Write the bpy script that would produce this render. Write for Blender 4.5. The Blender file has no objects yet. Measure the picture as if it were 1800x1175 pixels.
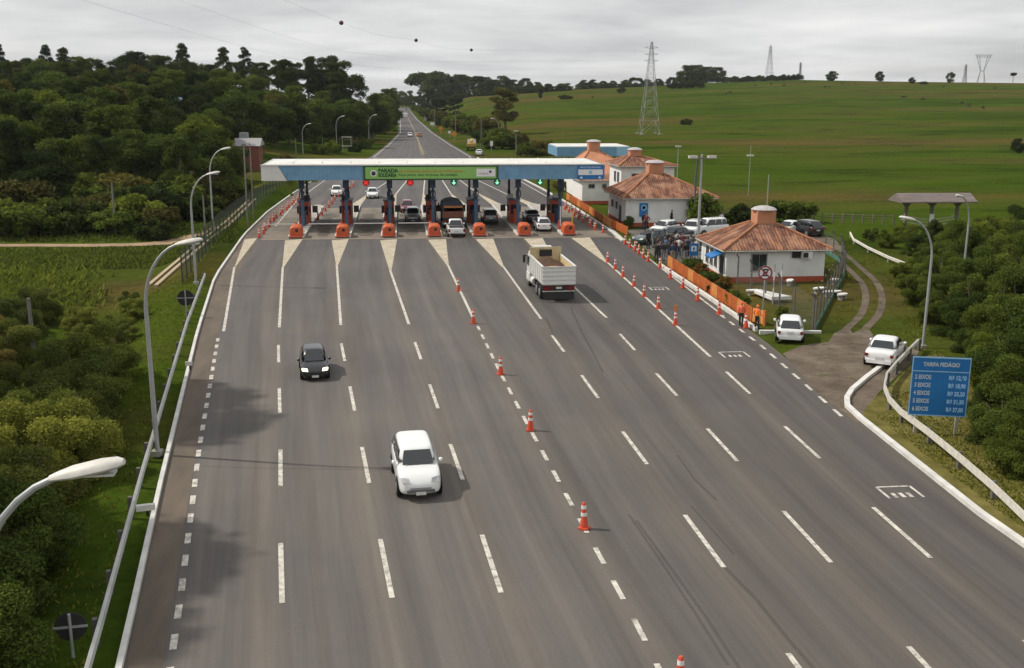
import bpy, bmesh, math, random
import numpy as np
from mathutils import Vector, Matrix
PI = math.pi
S = bpy.context.scene
COL = S.collection

# ------------------------------------------------------------------ camera
F = 1800.0; CX = 900.0; CY = 587.5; CAMH = 15.0
PITCH = math.atan((CY - 165) / F); YAW = math.radians(6.27); ROLL = math.radians(0.25)
_f = np.array([math.sin(YAW) * math.cos(PITCH), math.cos(YAW) * math.cos(PITCH), -math.sin(PITCH)])
_r = np.array([math.cos(YAW), -math.sin(YAW), 0.0]); _u = np.cross(_r, _f)
_c, _s = math.cos(ROLL), math.sin(ROLL)
R_, U_ = _c * _r + _s * _u, -_s * _r + _c * _u
cam = bpy.data.cameras.new('camera'); camo = bpy.data.objects.new('camera', cam); COL.objects.link(camo)
cam.sensor_width = 36.0; cam.lens = 36.0; cam.clip_start = 0.5; cam.clip_end = 9000
m = Matrix(((R_[0], U_[0], -_f[0], 0), (R_[1], U_[1], -_f[1], 0), (R_[2], U_[2], -_f[2], CAMH), (0, 0, 0, 1)))
camo.matrix_world = m
S.camera = camo

# ------------------------------------------------------------------ light
SUN_EL = math.radians(47); SUN_STR = 3.4; SKY_STR = 0.1
sd = Vector((-0.96 * math.cos(SUN_EL), 0.28 * math.cos(SUN_EL), math.sin(SUN_EL))).normalized()
sl = bpy.data.lights.new('sun', 'SUN'); sl.energy = SUN_STR; sl.angle = math.radians(1.1); sl.color = (1.0, 0.93, 0.83)
so = bpy.data.objects.new('sun', sl); COL.objects.link(so)
so.rotation_euler = sd.to_track_quat('Z', 'Y').to_euler()
W = bpy.data.worlds.new('World'); S.world = W; W.use_nodes = True
nt = W.node_tree; N = nt.nodes; K = nt.links
bg = N['Background']; bg.inputs['Strength'].default_value = SKY_STR
sky = N.new('ShaderNodeTexSky'); sky.sky_type = 'NISHITA'; sky.sun_disc = False
sky.sun_elevation = SUN_EL; sky.sun_rotation = math.atan2(sd.x, sd.y)
tc = N.new('ShaderNodeTexCoord'); sep = N.new('ShaderNodeSeparateXYZ'); K.new(tc.outputs['Generated'], sep.inputs[0])
def wmath(op, a, b):
    n = N.new('ShaderNodeMath'); n.operation = op
    for i, v in enumerate((a, b)):
        if v is None: continue
        if isinstance(v, (int, float)): n.inputs[i].default_value = v
        else: K.new(v, n.inputs[i])
    return n.outputs[0]
zz = wmath('ADD', wmath('MAXIMUM', sep.outputs[2], 0.0), 0.10)
cx = wmath('DIVIDE', sep.outputs[0], zz); cy = wmath('DIVIDE', sep.outputs[1], zz)
cmb = N.new('ShaderNodeCombineXYZ'); K.new(cx, cmb.inputs[0]); K.new(cy, cmb.inputs[1])
n1 = N.new('ShaderNodeTexNoise'); n1.inputs['Scale'].default_value = 0.55; n1.inputs['Detail'].default_value = 6; n1.inputs['Roughness'].default_value = 0.55
K.new(cmb.outputs[0], n1.inputs['Vector'])
rp = N.new('ShaderNodeValToRGB'); e = rp.color_ramp.elements
e[0].position = 0.33; e[0].color = (5.3, 5.4, 5.6, 1); e[1].position = 0.68; e[1].color = (9.0, 9.0, 8.9, 1)
x = rp.color_ramp.elements.new(0.5); x.color = (7.2, 7.3, 7.3, 1)
K.new(n1.outputs['Fac'], rp.inputs[0])
n2 = N.new('ShaderNodeTexNoise'); n2.inputs['Scale'].default_value = 0.23; n2.inputs['Detail'].default_value = 4
K.new(cmb.outputs[0], n2.inputs['Vector'])
r2 = N.new('ShaderNodeValToRGB'); r2.color_ramp.elements[0].position = 0.32; r2.color_ramp.elements[0].color = (0.72, 0.72, 0.72, 1)
r2.color_ramp.elements[1].position = 0.48; r2.color_ramp.elements[1].color = (1, 1, 1, 1)
K.new(n2.outputs['Fac'], r2.inputs[0])
mx = N.new('ShaderNodeMix'); mx.data_type = 'RGBA'
K.new(r2.outputs[0], mx.inputs['Factor']); K.new(sky.outputs[0], mx.inputs['A']); K.new(rp.outputs[0], mx.inputs['B'])
K.new(mx.outputs['Result'], bg.inputs['Color'])
S.view_settings.view_transform = 'Standard'; S.view_settings.look = 'None'
S.view_settings.exposure = 0.0; S.view_settings.gamma = 1.0; S.view_settings.use_curve_mapping = False
try:
    S.cycles.max_bounces = 5; S.cycles.transparent_max_bounces = 12; S.cycles.use_denoising = True
except Exception: pass

# ------------------------------------------------------------------ helpers
def gp(px, py, z=0.0):
    """where the sight line through a photo pixel meets the level z"""
    d = (px - CX) / F * R_ - (py - CY) / F * U_ + _f
    t = (z - CAMH) / d[2]
    return Vector((t * d[0], t * d[1], z))
def gd(px, dist):
    """point of the ground at a bearing (photo column) and a distance"""
    a = YAW + math.atan((px - CX) / 1849.0)
    return Vector((dist * math.sin(a), dist * math.cos(a), 0))
ORD = 'first second third fourth fifth sixth seventh eighth ninth tenth eleventh twelfth thirteenth fourteenth fifteenth sixteenth seventeenth eighteenth nineteenth twentieth'.split()
TEN = 'twenty thirty forty fifty sixty seventy eighty ninety'.split()
def ordw(i):
    if i < 20: return ORD[i]
    i += 1
    t, u = divmod(i, 10)
    return (TEN[t - 2][:-1] + 'ieth') if u == 0 else TEN[t - 2] + '-' + ORD[u - 1]

MATS = {}
def M(name, col, rough=0.6, metal=0.0, var=0.12, scale=4.0, bump=0.0, col2=None, spec=0.5, detail=4, emit=0.0, stretch=None, alpha=1.0):
    if name in MATS: return MATS[name]
    mt = bpy.data.materials.new(name); mt.use_nodes = True; t = mt.node_tree; n = t.nodes; k = t.links
    b = n['Principled BSDF']; b.inputs['Roughness'].default_value = rough; b.inputs['Metallic'].default_value = metal
    b.inputs['Specular IOR Level'].default_value = spec
    c = n.new('ShaderNodeTexCoord'); mp = n.new('ShaderNodeMapping')
    if stretch: mp.inputs['Scale'].default_value = stretch
    k.new(c.outputs['Object'], mp.inputs[0])
    ns = n.new('ShaderNodeTexNoise'); ns.inputs['Scale'].default_value = scale; ns.inputs['Detail'].default_value = detail; ns.inputs['Roughness'].default_value = 0.62
    k.new(mp.outputs[0], ns.inputs['Vector'])
    r = n.new('ShaderNodeValToRGB'); e = r.color_ramp.elements; e[0].position = 0.3; e[1].position = 0.7
    a = tuple(max(0, v * (1 - var)) for v in col[:3]) + (1,)
    z = tuple(min(1, v * (1 + var)) for v in (col2 or col)[:3]) + (1,)
    e[0].color = a; e[1].color = z
    k.new(ns.outputs['Fac'], r.inputs[0]); k.new(r.outputs[0], b.inputs['Base Color'])
    if bump:
        bp = n.new('ShaderNodeBump'); bp.inputs['Strength'].default_value = bump; bp.inputs['Distance'].default_value = 0.05
        k.new(ns.outputs['Fac'], bp.inputs['Height']); k.new(bp.outputs[0], b.inputs['Normal'])
    if emit:
        b.inputs['Emission Strength'].default_value = emit; b.inputs['Emission Color'].default_value = tuple(col[:3]) + (1,)
    if alpha < 1: b.inputs['Alpha'].default_value = alpha
    MATS[name] = mt; return mt

class MB:
    """collects shapes and links them as one mesh object"""
    def __init__(s): s.v = []; s.f = []; s.mi = []; s.sm = []
    def add(s, vs, fs, mi=0, smooth=False):
        o = len(s.v); s.v += [tuple(map(float, p)) for p in vs]
        for f in fs: s.f.append([i + o for i in f]); s.mi.append(mi); s.sm.append(smooth)
        return s
    def box(s, c, d, rz=0.0, mi=0, taper=1.0):
        x, y, z = d[0] / 2, d[1] / 2, d[2] / 2; vs = []
        ca, sa = math.cos(rz), math.sin(rz)
        for k, (a, b, e) in enumerate([(-1, -1, -1), (1, -1, -1), (1, 1, -1), (-1, 1, -1), (-1, -1, 1), (1, -1, 1), (1, 1, 1), (-1, 1, 1)]):
            tp = taper if e > 0 else 1
            px, py = a * x * tp, b * y * tp
            vs.append((c[0] + px * ca - py * sa, c[1] + px * sa + py * ca, c[2] + e * z))
        return s.add(vs, [(3, 2, 1, 0), (4, 5, 6, 7), (0, 1, 5, 4), (1, 2, 6, 5), (2, 3, 7, 6), (3, 0, 4, 7)], mi)
    def prism(s, poly, z0, z1, mi=0):
        n = len(poly)
        vs = [(p[0], p[1], z0) for p in poly] + [(p[0], p[1], z1) for p in poly]
        fs = [tuple(range(n - 1, -1, -1)), tuple(range(n, 2 * n))] + [(i, (i + 1) % n, n + (i + 1) % n, n + i) for i in range(n)]
        return s.add(vs, fs, mi)
    def loft(s, rings, closed=True, caps=True, mi=0, smooth=True):
        n = len(rings[0]); vs = [p for r in rings for p in r]; fs = []
        for j in range(len(rings) - 1):
            for i in range(n if closed else n - 1):
                a, b = j * n + i, j * n + (i + 1) % n
                fs.append((a, b, b + n, a + n))
        if caps:
            fs.append(tuple(range(n - 1, -1, -1))); fs.append(tuple(range((len(rings) - 1) * n, len(rings) * n)))
        return s.add(vs, fs, mi, smooth)
    def tube(s, pts, rad, n=8, mi=0, smooth=True):
        pts = [Vector(p) for p in pts]
        if not hasattr(rad, '__len__'): rad = [rad] * len(pts)
        rings = []; up = None
        for i, p in enumerate(pts):
            d = (pts[min(i + 1, len(pts) - 1)] - pts[max(i - 1, 0)]).normalized()
            if up is None: up = Vector((0, 0, 1)) if abs(d.z) < 0.9 else Vector((1, 0, 0))
            a = d.cross(up)
            if a.length < 1e-4: a = d.orthogonal()
            a.normalize(); b = a.cross(d).normalized(); up = b
            rings.append([p + (a * math.cos(2 * PI * k / n) + b * math.sin(2 * PI * k / n)) * rad[i] for k in range(n)])
        return s.loft(rings, True, True, mi, smooth)
    def lathe(s, prof, c=(0, 0, 0), n=16, axis='z', mi=0, smooth=True):
        rings = []
        for r, h in prof:
            ring = []
            for k in range(n):
                a = 2 * PI * k / n
                p = {'z': (r * math.cos(a), r * math.sin(a), h), 'x': (h, r * math.cos(a), r * math.sin(a)), 'y': (r * math.sin(a), h, r * math.cos(a))}[axis]
                ring.append((c[0] + p[0], c[1] + p[1], c[2] + p[2]))
            rings.append(ring)
        return s.loft(rings, True, True, mi, smooth)
    def quad(s, a, b, c, d, mi=0): return s.add([a, b, c, d], [(0, 1, 2, 3)], mi)
    def mesh(s, name, mats, sharp=35):
        me = bpy.data.meshes.new(name); me.from_pydata(s.v, [], s.f)
        if not isinstance(mats, (list, tuple)): mats = [mats]
        for q in mats: me.materials.append(q)
        me.polygons.foreach_set('material_index', s.mi)
        me.polygons.foreach_set('use_smooth', s.sm)
        me.update()
        if any(s.sm): me.set_sharp_from_angle(angle=math.radians(sharp))
        return me
    def build(s, name, mats, parent=None, sharp=35):
        o = bpy.data.objects.new(name, s.mesh(name, mats, sharp)); COL.objects.link(o)
        if parent: o.parent = parent
        return o
def tag(o, label=None, cat=None, group=None, kind=None):
    if label: o['label'] = label
    if cat: o['category'] = cat
    if group: o['group'] = group
    if kind: o['kind'] = kind
    return o
def thing(name, label, cat, loc=(0, 0, 0), rz=0.0, group=None):
    o = bpy.data.objects.new(name, None); COL.objects.link(o); o.empty_display_size = 0.3
    o.location = loc; o.rotation_euler = (0, 0, rz)
    return tag(o, label, cat, group)
def copy_tree(o, parent=None):
    c = o.copy(); COL.objects.link(c)
    if parent: c.parent = parent
    for ch in o.children: copy_tree(ch, c)
    return c
def another(proto, used, loc, rz, label, group=None, sc=None):
    """the first call moves the prototype itself, later calls copy it with its parts"""
    o = copy_tree(proto) if used.get(proto.name) else proto
    used[proto.name] = True
    o.location = loc; o.rotation_euler = (0, 0, rz); o['label'] = label
    if group: o['group'] = group
    if sc: o.scale = (sc, sc, sc) if not hasattr(sc, '__len__') else sc
    return o
USED = {}
def text_mesh(body, size, name, mat, parent, loc, rot=(PI / 2, 0, 0), align='CENTER', bold=0.0, sx=1.0, depth=0.003):
    cu = bpy.data.curves.new(name, 'FONT'); cu.body = body; cu.size = size; cu.align_x = align; cu.align_y = 'CENTER'
    cu.offset = bold; cu.extrude = depth
    t = bpy.data.objects.new('t', cu); COL.objects.link(t)
    dg = bpy.context.evaluated_depsgraph_get()
    me = bpy.data.meshes.new_from_object(t.evaluated_get(dg)); me.name = name
    bpy.data.objects.remove(t); me.materials.clear(); me.materials.append(mat)
    o = bpy.data.objects.new(name, me); COL.objects.link(o); o.parent = parent
    o.location = loc; o.rotation_euler = rot; o.scale = (sx, 1, 1)
    return o
def lerp(a, b, t): return a + (b - a) * t
def sstep(a, b, x):
    t = min(1, max(0, (x - a) / (b - a))); return t * t * (3 - 2 * t)
def interp(x, tab):
    if x <= tab[0][0]: return tab[0][1]
    for (a, va), (b, vb) in zip(tab, tab[1:]):
        if x <= b: return lerp(va, vb, (x - a) / (b - a))
    return tab[-1][1]
rnd = random.Random(5)

# ------------------------------------------------------------------ ground
LEFT = [(-20, -4.6), (10, -5.6), (25.7, -7.6), (38.6, -9.4), (53, -11.3), (66, -13), (86, -15.3), (112, -16.65), (134, -16.85), (156, -16.2), (179, -15.2), (215, -11.5), (248, -7.1), (300, -4.2), (400, -0.1), (621, 0.8), (1150, 1.2)]
RIGHT = [(-20, 22), (20, 21.1), (33, 20.85), (44, 21.4), (59, 22.5), (66, 22.7), (88, 23.0), (110, 23.4), (141, 23.4), (170, 22.6), (210, 21.0), (247, 18.4), (300, 16.5), (400, 14.0), (621, 11.8), (1150, 11.3)]
def xl(y): return interp(y, LEFT)
def xr(y): return interp(y, RIGHT)
CREST = [(-900, 158), (0, 152), (300, 150), (600, 160), (720, 171), (860, 165), (1000, 156), (1200, 148), (1400, 142), (1600, 146), (1800, 149), (2600, 150)]
def T(x, y):
    """height of the ground"""
    r = math.hypot(x, y); a = math.atan2(x, y) - YAW
    px = CX + 1849 * math.tan(max(-1.2, min(1.2, a)))
    R = lerp(430, 900, sstep(600, 740, px)); r0 = lerp(130, 270, sstep(600, 740, px))
    zc = CAMH + (165 + .0044 * (px - 900) - interp(px, CREST)) / 1849 * R
    if r < R: z = zc * (max(0, (r - r0) / (R - r0))) ** 1.25
    else: z = zc - (r - R) * 0.03
    if y > -30:
        dl = xl(y) - 0.9 - x
        if dl > 0:
            fade = 1 - 0.8 * sstep(150, 260, y)
            z -= 2.8 * sstep(0.6, 9, dl) * fade
        dr = x - xr(y) - 0.5
        if y > 200:
            w = sstep(2, 50, max(dl, dr)) if max(dl, dr) > 0 else 0
            z *= w
        if y <= 200 and r < 400 and -1 < dr: z += 0.10 * math.sin(x * .21 + 1) * math.cos(y * .17) * sstep(3, 14, dr) * (1 - sstep(26, 40, y) * (1 - sstep(140, 180, y)) * (1 - sstep(48, 75, x)))
    d = max(xl(y) - x, x - xr(y)) if -30 < y < 1150 else 99
    if d < 1.0: z = min(z, 0) - 0.10
    return z
def nodes_mat(name):
    mt = bpy.data.materials.new(name); mt.use_nodes = True; MATS[name] = mt
    return mt, mt.node_tree.nodes, mt.node_tree.links, mt.node_tree.nodes['Principled BSDF']
def noise(n, k, vec, scale, detail=5, rough=0.6):
    t = n.new('ShaderNodeTexNoise'); t.inputs['Scale'].default_value = scale; t.inputs['Detail'].default_value = detail; t.inputs['Roughness'].default_value = rough
    k.new(vec, t.inputs['Vector']); return t.outputs['Fac']
def ramp(n, k, fac, stops):
    r = n.new('ShaderNodeValToRGB'); e = r.color_ramp.elements
    while len(e) < len(stops): e.new(0.5)
    for q, (p, c) in zip(e, stops): q.position = p; q.color = tuple(c) + (1,) if len(c) == 3 else c
    k.new(fac, r.inputs[0]); return r.outputs[0]
def mixc(n, k, fac, a, b, mode='MIX'):
    m_ = n.new('ShaderNodeMix'); m_.data_type = 'RGBA'; m_.blend_type = mode
    for nm, v in (('Factor', fac), ('A', a), ('B', b)):
        if isinstance(v, (int, float)): m_.inputs[nm].default_value = v
        elif isinstance(v, tuple): m_.inputs[nm].default_value = v if len(v) == 4 else v + (1,)
        else: k.new(v, m_.inputs[nm])
    return m_.outputs['Result']
def fmath(n, k, op, a, b=None):
    q = n.new('ShaderNodeMath'); q.operation = op
    for i, v in enumerate((a, b)):
        if v is None: continue
        if isinstance(v, (int, float)): q.inputs[i].default_value = v
        else: k.new(v, q.inputs[i])
    return q.outputs[0]
def mapping(n, k, sc):
    c = n.new('ShaderNodeTexCoord'); mp = n.new('ShaderNodeMapping'); mp.inputs['Scale'].default_value = sc
    k.new(c.outputs['Object'], mp.inputs[0]); return mp.outputs[0]

def grass_mat():
    mt, n, k, b = nodes_mat('meadow_grass')
    v = mapping(n, k, (1, 1, 1)); vs = mapping(n, k, (0.30, 1, 1))
    big = noise(n, k, vs, 0.019, 7, 0.62); mid = noise(n, k, mapping(n, k, (.5, 1, 1)), 0.075, 8, 0.74); fine = noise(n, k, v, 1.3, 5, 0.75)
    c1 = ramp(n, k, big, [(0.37, (0.030, 0.049, 0.007)), (0.46, (0.044, 0.070, 0.009)), (0.53, (0.057, 0.066, 0.014)), (0.60, (0.080, 0.064, 0.022))])
    c2 = ramp(n, k, mid, [(0.33, (0.46, 0.52, 0.55)), (0.46, (1, 1, 1)), (0.57, (1.08, 1.14, .9)), (0.70, (1.5, 1.32, 1.0))])
    c3 = ramp(n, k, fine, [(0.28, (0.62, 0.66, 0.6)), (0.5, (1, 1, 1)), (0.74, (1.35, 1.28, 1.2))])
    c = mixc(n, k, 1.0, mixc(n, k, 1.0, c1, c2, 'MULTIPLY'), c3, 'MULTIPLY')
    k.new(c, b.inputs['Base Color']); b.inputs['Roughness'].default_value = 1.0; b.inputs['Specular IOR Level'].default_value = 0.0
    bp = n.new('ShaderNodeBump'); bp.inputs['Strength'].default_value = 0.6; bp.inputs['Distance'].default_value = 0.15
    k.new(fine, bp.inputs['Height']); k.new(bp.outputs[0], b.inputs['Normal'])
    return mt
def build_ground():
    az = np.radians(np.concatenate([np.linspace(-180, -62, 30)[:-1], np.arange(-62, 62, 0.42), np.linspace(62, 180, 30)]))
    rr = [1.5]
    while rr[-1] < 1650: rr.append(rr[-1] * 1.028 + 0.25)
    vs = []; fs = []
    na = len(az)
    for r in rr:
        for a in az:
            x, y = r * math.sin(a), r * math.cos(a); vs.append((x, y, T(x, y)))
    for j in range(len(rr) - 1):
        for i in range(na - 1):
            q = j * na + i; fs.append((q, q + 1, q + 1 + na, q + na)[::-1])
    fs.append(tuple(range(na - 1)))
    g = MB(); g.v = vs; g.f = fs; g.mi = [0] * len(fs); g.sm = [True] * len(fs)
    o = g.build('ground', grass_mat(), sharp=180); tag(o, kind='structure')
build_ground()

# ------------------------------------------------------------------ road
def asphalt():
    mt, n, k, b = nodes_mat('worn_asphalt')
    uv = n.new('ShaderNodeUVMap'); sp = n.new('ShaderNodeSeparateXYZ'); k.new(uv.outputs[0], sp.inputs[0])
    u = sp.outputs[0]
    st = n.new('ShaderNodeCombineXYZ'); k.new(fmath(n, k, 'MULTIPLY', u, 1.6), st.inputs[0]); k.new(fmath(n, k, 'MULTIPLY', sp.outputs[1], 0.012), st.inputs[1])
    streak = noise(n, k, st.outputs[0], 3.2, 7, 0.62)
    st2 = n.new('ShaderNodeCombineXYZ'); k.new(fmath(n, k, 'MULTIPLY', u, 5.0), st2.inputs[0]); k.new(fmath(n, k, 'MULTIPLY', sp.outputs[1], 0.03), st2.inputs[1])
    streak2 = noise(n, k, st2.outputs[0], 3.0, 5, 0.6)
    v = mapping(n, k, (1, 1, 1)); blot = noise(n, k, v, 0.10, 5, 0.6); fine = noise(n, k, v, 9.0, 4, 0.8)
    w = fmath(n, k, 'COSINE', fmath(n, k, 'MULTIPLY', u, 4 * PI))      # two wheel tracks in each lane
    base = ramp(n, k, streak, [(0.30, (0.090, 0.083, 0.077)), (0.50, (0.112, 0.105, 0.101)), (0.70, (0.134, 0.126, 0.117))])
    c = mixc(n, k, 1.0, base, ramp(n, k, streak2, [(0.3, (0.92, 0.92, 0.92)), (0.7, (1.07, 1.06, 1.05))]), 'MULTIPLY')
    c = mixc(n, k, 1.0, c, ramp(n, k, blot, [(0.3, (0.86, 0.87, 0.89)), (0.5, (1, 1, 1)), (0.72, (1.12, 1.09, 1.05))]), 'MULTIPLY')
    c = mixc(n, k, 1.0, c, ramp(n, k, fmath(n, k, 'MULTIPLY_ADD', w, 0.5), [(0.0, (0.925, 0.93, 0.945)), (1.0, (1.06, 1.045, 1.02))]), 'MULTIPLY')
    w2 = fmath(n, k, 'COSINE', fmath(n, k, 'MULTIPLY', u, 2 * PI))
    c = mixc(n, k, 1.0, c, ramp(n, k, fmath(n, k, 'MULTIPLY_ADD', w2, 0.5), [(0.0, (0.97, 0.98, 1.0)), (.6, (1, .99, .98)), (1.0, (1.055, 1.04, 1.005))]), 'MULTIPLY')
    c = mixc(n, k, 1.0, c, ramp(n, k, fine, [(0.25, (0.91, 0.91, 0.91)), (0.75, (1.08, 1.08, 1.08))]), 'MULTIPLY')
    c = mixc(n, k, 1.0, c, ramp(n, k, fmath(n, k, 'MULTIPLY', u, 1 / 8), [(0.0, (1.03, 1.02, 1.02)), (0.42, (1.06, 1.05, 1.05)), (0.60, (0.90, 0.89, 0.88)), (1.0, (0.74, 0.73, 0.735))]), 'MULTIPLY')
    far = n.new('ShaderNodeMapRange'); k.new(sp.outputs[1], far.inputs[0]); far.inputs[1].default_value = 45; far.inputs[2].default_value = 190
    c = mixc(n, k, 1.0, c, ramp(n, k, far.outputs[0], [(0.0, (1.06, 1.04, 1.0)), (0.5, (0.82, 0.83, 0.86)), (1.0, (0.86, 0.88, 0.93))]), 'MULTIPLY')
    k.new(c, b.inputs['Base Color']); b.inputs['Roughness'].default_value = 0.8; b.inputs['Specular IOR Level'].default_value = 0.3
    bp = n.new('ShaderNodeBump'); bp.inputs['Strength'].default_value = 0.25; bp.inputs['Distance'].default_value = 0.02
    k.new(fine, bp.inputs['Height']); k.new(bp.outputs[0], b.inputs['Normal'])
    return mt
LANES = 8
def sheet(name, ys, fl, fr, z, mat, nx=8, kind='structure', wid=0.0):
    vs, fs, uv = [], [], []
    for y in ys:
        a, c = fl(y), fr(y)
        for i in range(nx + 1):
            vs.append((lerp(a, c, i / nx), y, z)); uv.append((i / nx * LANES, y))
    for j in range(len(ys) - 1):
        for i in range(nx):
            q = j * (nx + 1) + i; fs.append((q, q + 1, q + nx + 2, q + nx + 1))
    me = bpy.data.meshes.new(name); me.from_pydata(vs, [], fs); me.materials.append(mat)
    ul = me.uv_layers.new(name='UVMap')
    for lp in me.loops: ul.data[lp.index].uv = uv[lp.vertex_index]
    o = bpy.data.objects.new(name, me); COL.objects.link(o)
    return tag(o, kind=kind)
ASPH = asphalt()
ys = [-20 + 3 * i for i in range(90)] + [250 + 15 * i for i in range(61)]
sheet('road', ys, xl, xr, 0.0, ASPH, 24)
DIRTY = M('dusty_shoulder', (0.115, 0.090, 0.068), 0.9, var=0.25, scale=0.8, stretch=(1, .25, 1))
sheet('road_shoulder', [-20 + 3 * i for i in range(60)], lambda y: xl(y) + 0.02, lambda y: xl(y) + 0.35 + 0.62 * interp(y, [(20, 1.0), (60, 1.3), (100, 2.2), (150, 2.0)]), 0.004, DIRTY, 3)
CONC = M('worn_concrete', (0.17, 0.145, 0.115), 0.85, var=0.3, scale=0.35, stretch=(1.5, .5, 1), detail=8)
sheet('plaza_slab', [108.9, 115, 121, 127, 133, 139], lambda y: xl(y) + 1.9, lambda y: 22.6, 0.008, CONC, 12)
PAINT = M('road_paint', (0.54, 0.51, 0.45), 0.75, var=0.32, scale=2.5, detail=8)
def worn(mt, lo):
    n = mt.node_tree.nodes; k = mt.node_tree.links; b = n['Principled BSDF']; v = mapping(n, k, (1, 1, 1))
    a = noise(n, k, v, 3.5, 8, .75); k.new(ramp(n, k, a, [(.34, (lo,) * 3), (.50, (1, 1, 1))]), b.inputs['Alpha'])
worn(PAINT, .25)
CREAM = M('cream_road_paint', (0.46, 0.40, 0.30), 0.8, var=0.22, scale=0.9, detail=8)
worn(CREAM, .55)
YEL = M('yellow_road_paint', (0.38, 0.30, 0.16), 0.8, var=0.25, scale=1.5)
SEAM = M('concrete_edge', (0.27, 0.225, 0.165), 0.85, var=0.25, scale=1)
mk = MB(); mz = 0.012
def strip(mb, a, b, w, z=mz, mi=0):
    a, b = Vector(a[:2]), Vector(b[:2]); d = (b - a).normalized(); nrm = Vector((-d.y, d.x)) * w / 2
    q = [a - nrm, b - nrm, b + nrm, a + nrm]
    mb.add([(p.x, p.y, z) for p in q], [(0, 1, 2, 3)], mi)
def pxstrip(p, q, w=0.16, z=mz, mi=0): strip(mk, gp(*p), gp(*q), w, z, mi)
def xline(tab): return lambda y: interp(y, sorted(tab))
LN = [xline([(20, -2.6), (30.4, -3.99), (44.3, -5.51), (61, -7.45), (67, -8.04)]), xline([(20, 0.4), (30.6, -0.66), (61.8, -3.74), (67, -4.3)]),
      xline([(20, 3.3), (30.8, 2.76), (61.7, 0.77), (67, 0.35)]), xline([(20, 10.5), (24.8, 10.38), (34.6, 10.13), (44.2, 9.89), (53.7, 9.69), (63.4, 9.46)]),
      lambda y: 13.88, xline([(20, 17.3), (33.9, 17.35), (43.3, 17.56), (57, 17.95)])]
for li, f in enumerate(LN):
    for j in range(5):
        y1 = 62.9 - 9.6 * j
        if li == 5 and j == 0: continue
        if li in (0, 1, 2): y1 -= 1.0
        strip(mk, (f(y1), y1), (f(y1 - 4.3), y1 - 4.3), 0.17)
CEN = xline([(20, 6.75), (26.4, 6.6), (33.3, 6.28), (44.3, 5.74), (54, 5.33), (68.8, 4.87), (78.5, 4.42)])
y = 66.0
while y > 20: strip(mk, (CEN(y), y), (CEN(y - 1.25), y - 1.25), 0.17); y -= 2.45
y = 64.0
LED = xline([(20, -5.6), (25.75, -6.4), (29.9, -6.95), (43.1, -8.83), (65.6, -11.7), (76, -12.6)])
while y > 19: strip(mk, (LED(y), y), (LED(y - 0.85), y - 0.85), 0.2); y -= 1.75
for a, b in [((497, 470), (491, 576)), ((592, 466), (599, 572)), ((686, 476), (719, 571)), ((787, 466), (832, 560)), ((884, 468), (951, 561)),
             ((985, 482), (1066, 559)), ((1066, 460), (1249, 628)), ((412, 470), (393, 583)), ((1040, 372), (1100, 424))]:
    pxstrip(a, b, 0.19)
for a, b in [((1100, 424), (1272, 556)), ((545, 409), (549, 378)), ((0, 0), (0, 0))][:1]: pxstrip(a, b, 0.16)
y = 68.0
while y > 44: strip(mk, (xr(y) - 0.62, y), (xr(y - 1.1) - 0.62, y - 1.1), 0.18); y -= 2.2
for q in [[(430, 421), (452, 419), (412, 472), (408, 482)], [(501, 423), (532, 421), (498, 472), (496, 472)], [(583, 423), (613, 421), (594, 468), (591, 468)],
          [(668, 423), (698, 421), (688, 478), (685, 478)], [(752, 422), (784, 421), (789, 468), (786, 468)], [(836, 421), (867, 420), (886, 470), (882, 470)],
          [(921, 420), (954, 419), (987, 484), (983, 484)], [(1004, 419), (1037, 418), (1068, 462), (1064, 462)], [(1078, 417), (1092, 416), (1103, 426), (1099, 426)]]:
    mk.add([tuple(gp(*p))[:2] + (mz + 0.004,) for p in q], [(0, 1, 2, 3)], 1)
# gores and lines beyond the booths
for k_ in range(7):
    x0 = -11.0 + 4.88 * k_
    if k_ in (0,): continue
    xe = 3.6 + (x0 - 3.6) * 0.86
    mk.add([(x0 - .75, 141, mz), (x0 + .75, 141, mz), (xe + .1, 158, mz), (xe - .1, 158, mz)], [(0, 1, 2, 3)], 1)
    xf = 4.5 + (x0 - 3.6) * 0.62
    strip(mk, (xe, 158), (xf, 185), 0.2)
strip(mk, (-14.3, 120), (-14.6, 150), 0.16); strip(mk, (-14.6, 150), (-12.8, 190), .16)
strip(mk, (22.3, 141), (21, 185), 0.2); strip(mk, (21, 185), (16.9, 250), .2); strip(mk, (-10.4, 200), (-5.2, 250), .2)
for (ya, yb) in [(250, 300), (300, 400), (400, 621), (621, 1100)]:
    strip(mk, (xl(ya) + .9, ya), (xl(yb) + .7, yb), .22); strip(mk, (xr(ya) - 1.0, ya), (xr(yb) - .8, yb), .22)
for x0 in (-.18, .18):
    strip(mk, (6.1 + x0, 262), (6.6 + x0, 400), .14, mz, 2); strip(mk, (6.6 + x0, 400), (6.2 + x0, 700), .14, mz, 2)
for i in range(7): strip(mk, (5.2 + .12 * i, 262 + 9 * i), (7.2 - .12 * i, 268 + 9 * i), .3, mz, 2)
strip(mk, (-14.5, 108.95), (22.7, 108.2), 0.45, mz, 3)
for px_, py_, s_ in [(1585, 866, 1.0), (1293, 624, 1.1), (1160, 508, 1.0)]:       # painted lane marks
    c = gp(px_, py_)
    for a, b in [((-.75, .6), (.55, .6)), ((-.75, .6), (-.75, -.55)), ((.62, .6), (.62, -.55))]:
        strip(mk, (c.x + a[0] * s_, c.y + a[1] * s_), (c.x + b[0] * s_, c.y + b[1] * s_), .11)
    for i in range(3): strip(mk, (c.x - .42 + .3 * i, c.y - .5), (c.x - .42 + .3 * i, c.y - .05), .16)
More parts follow.
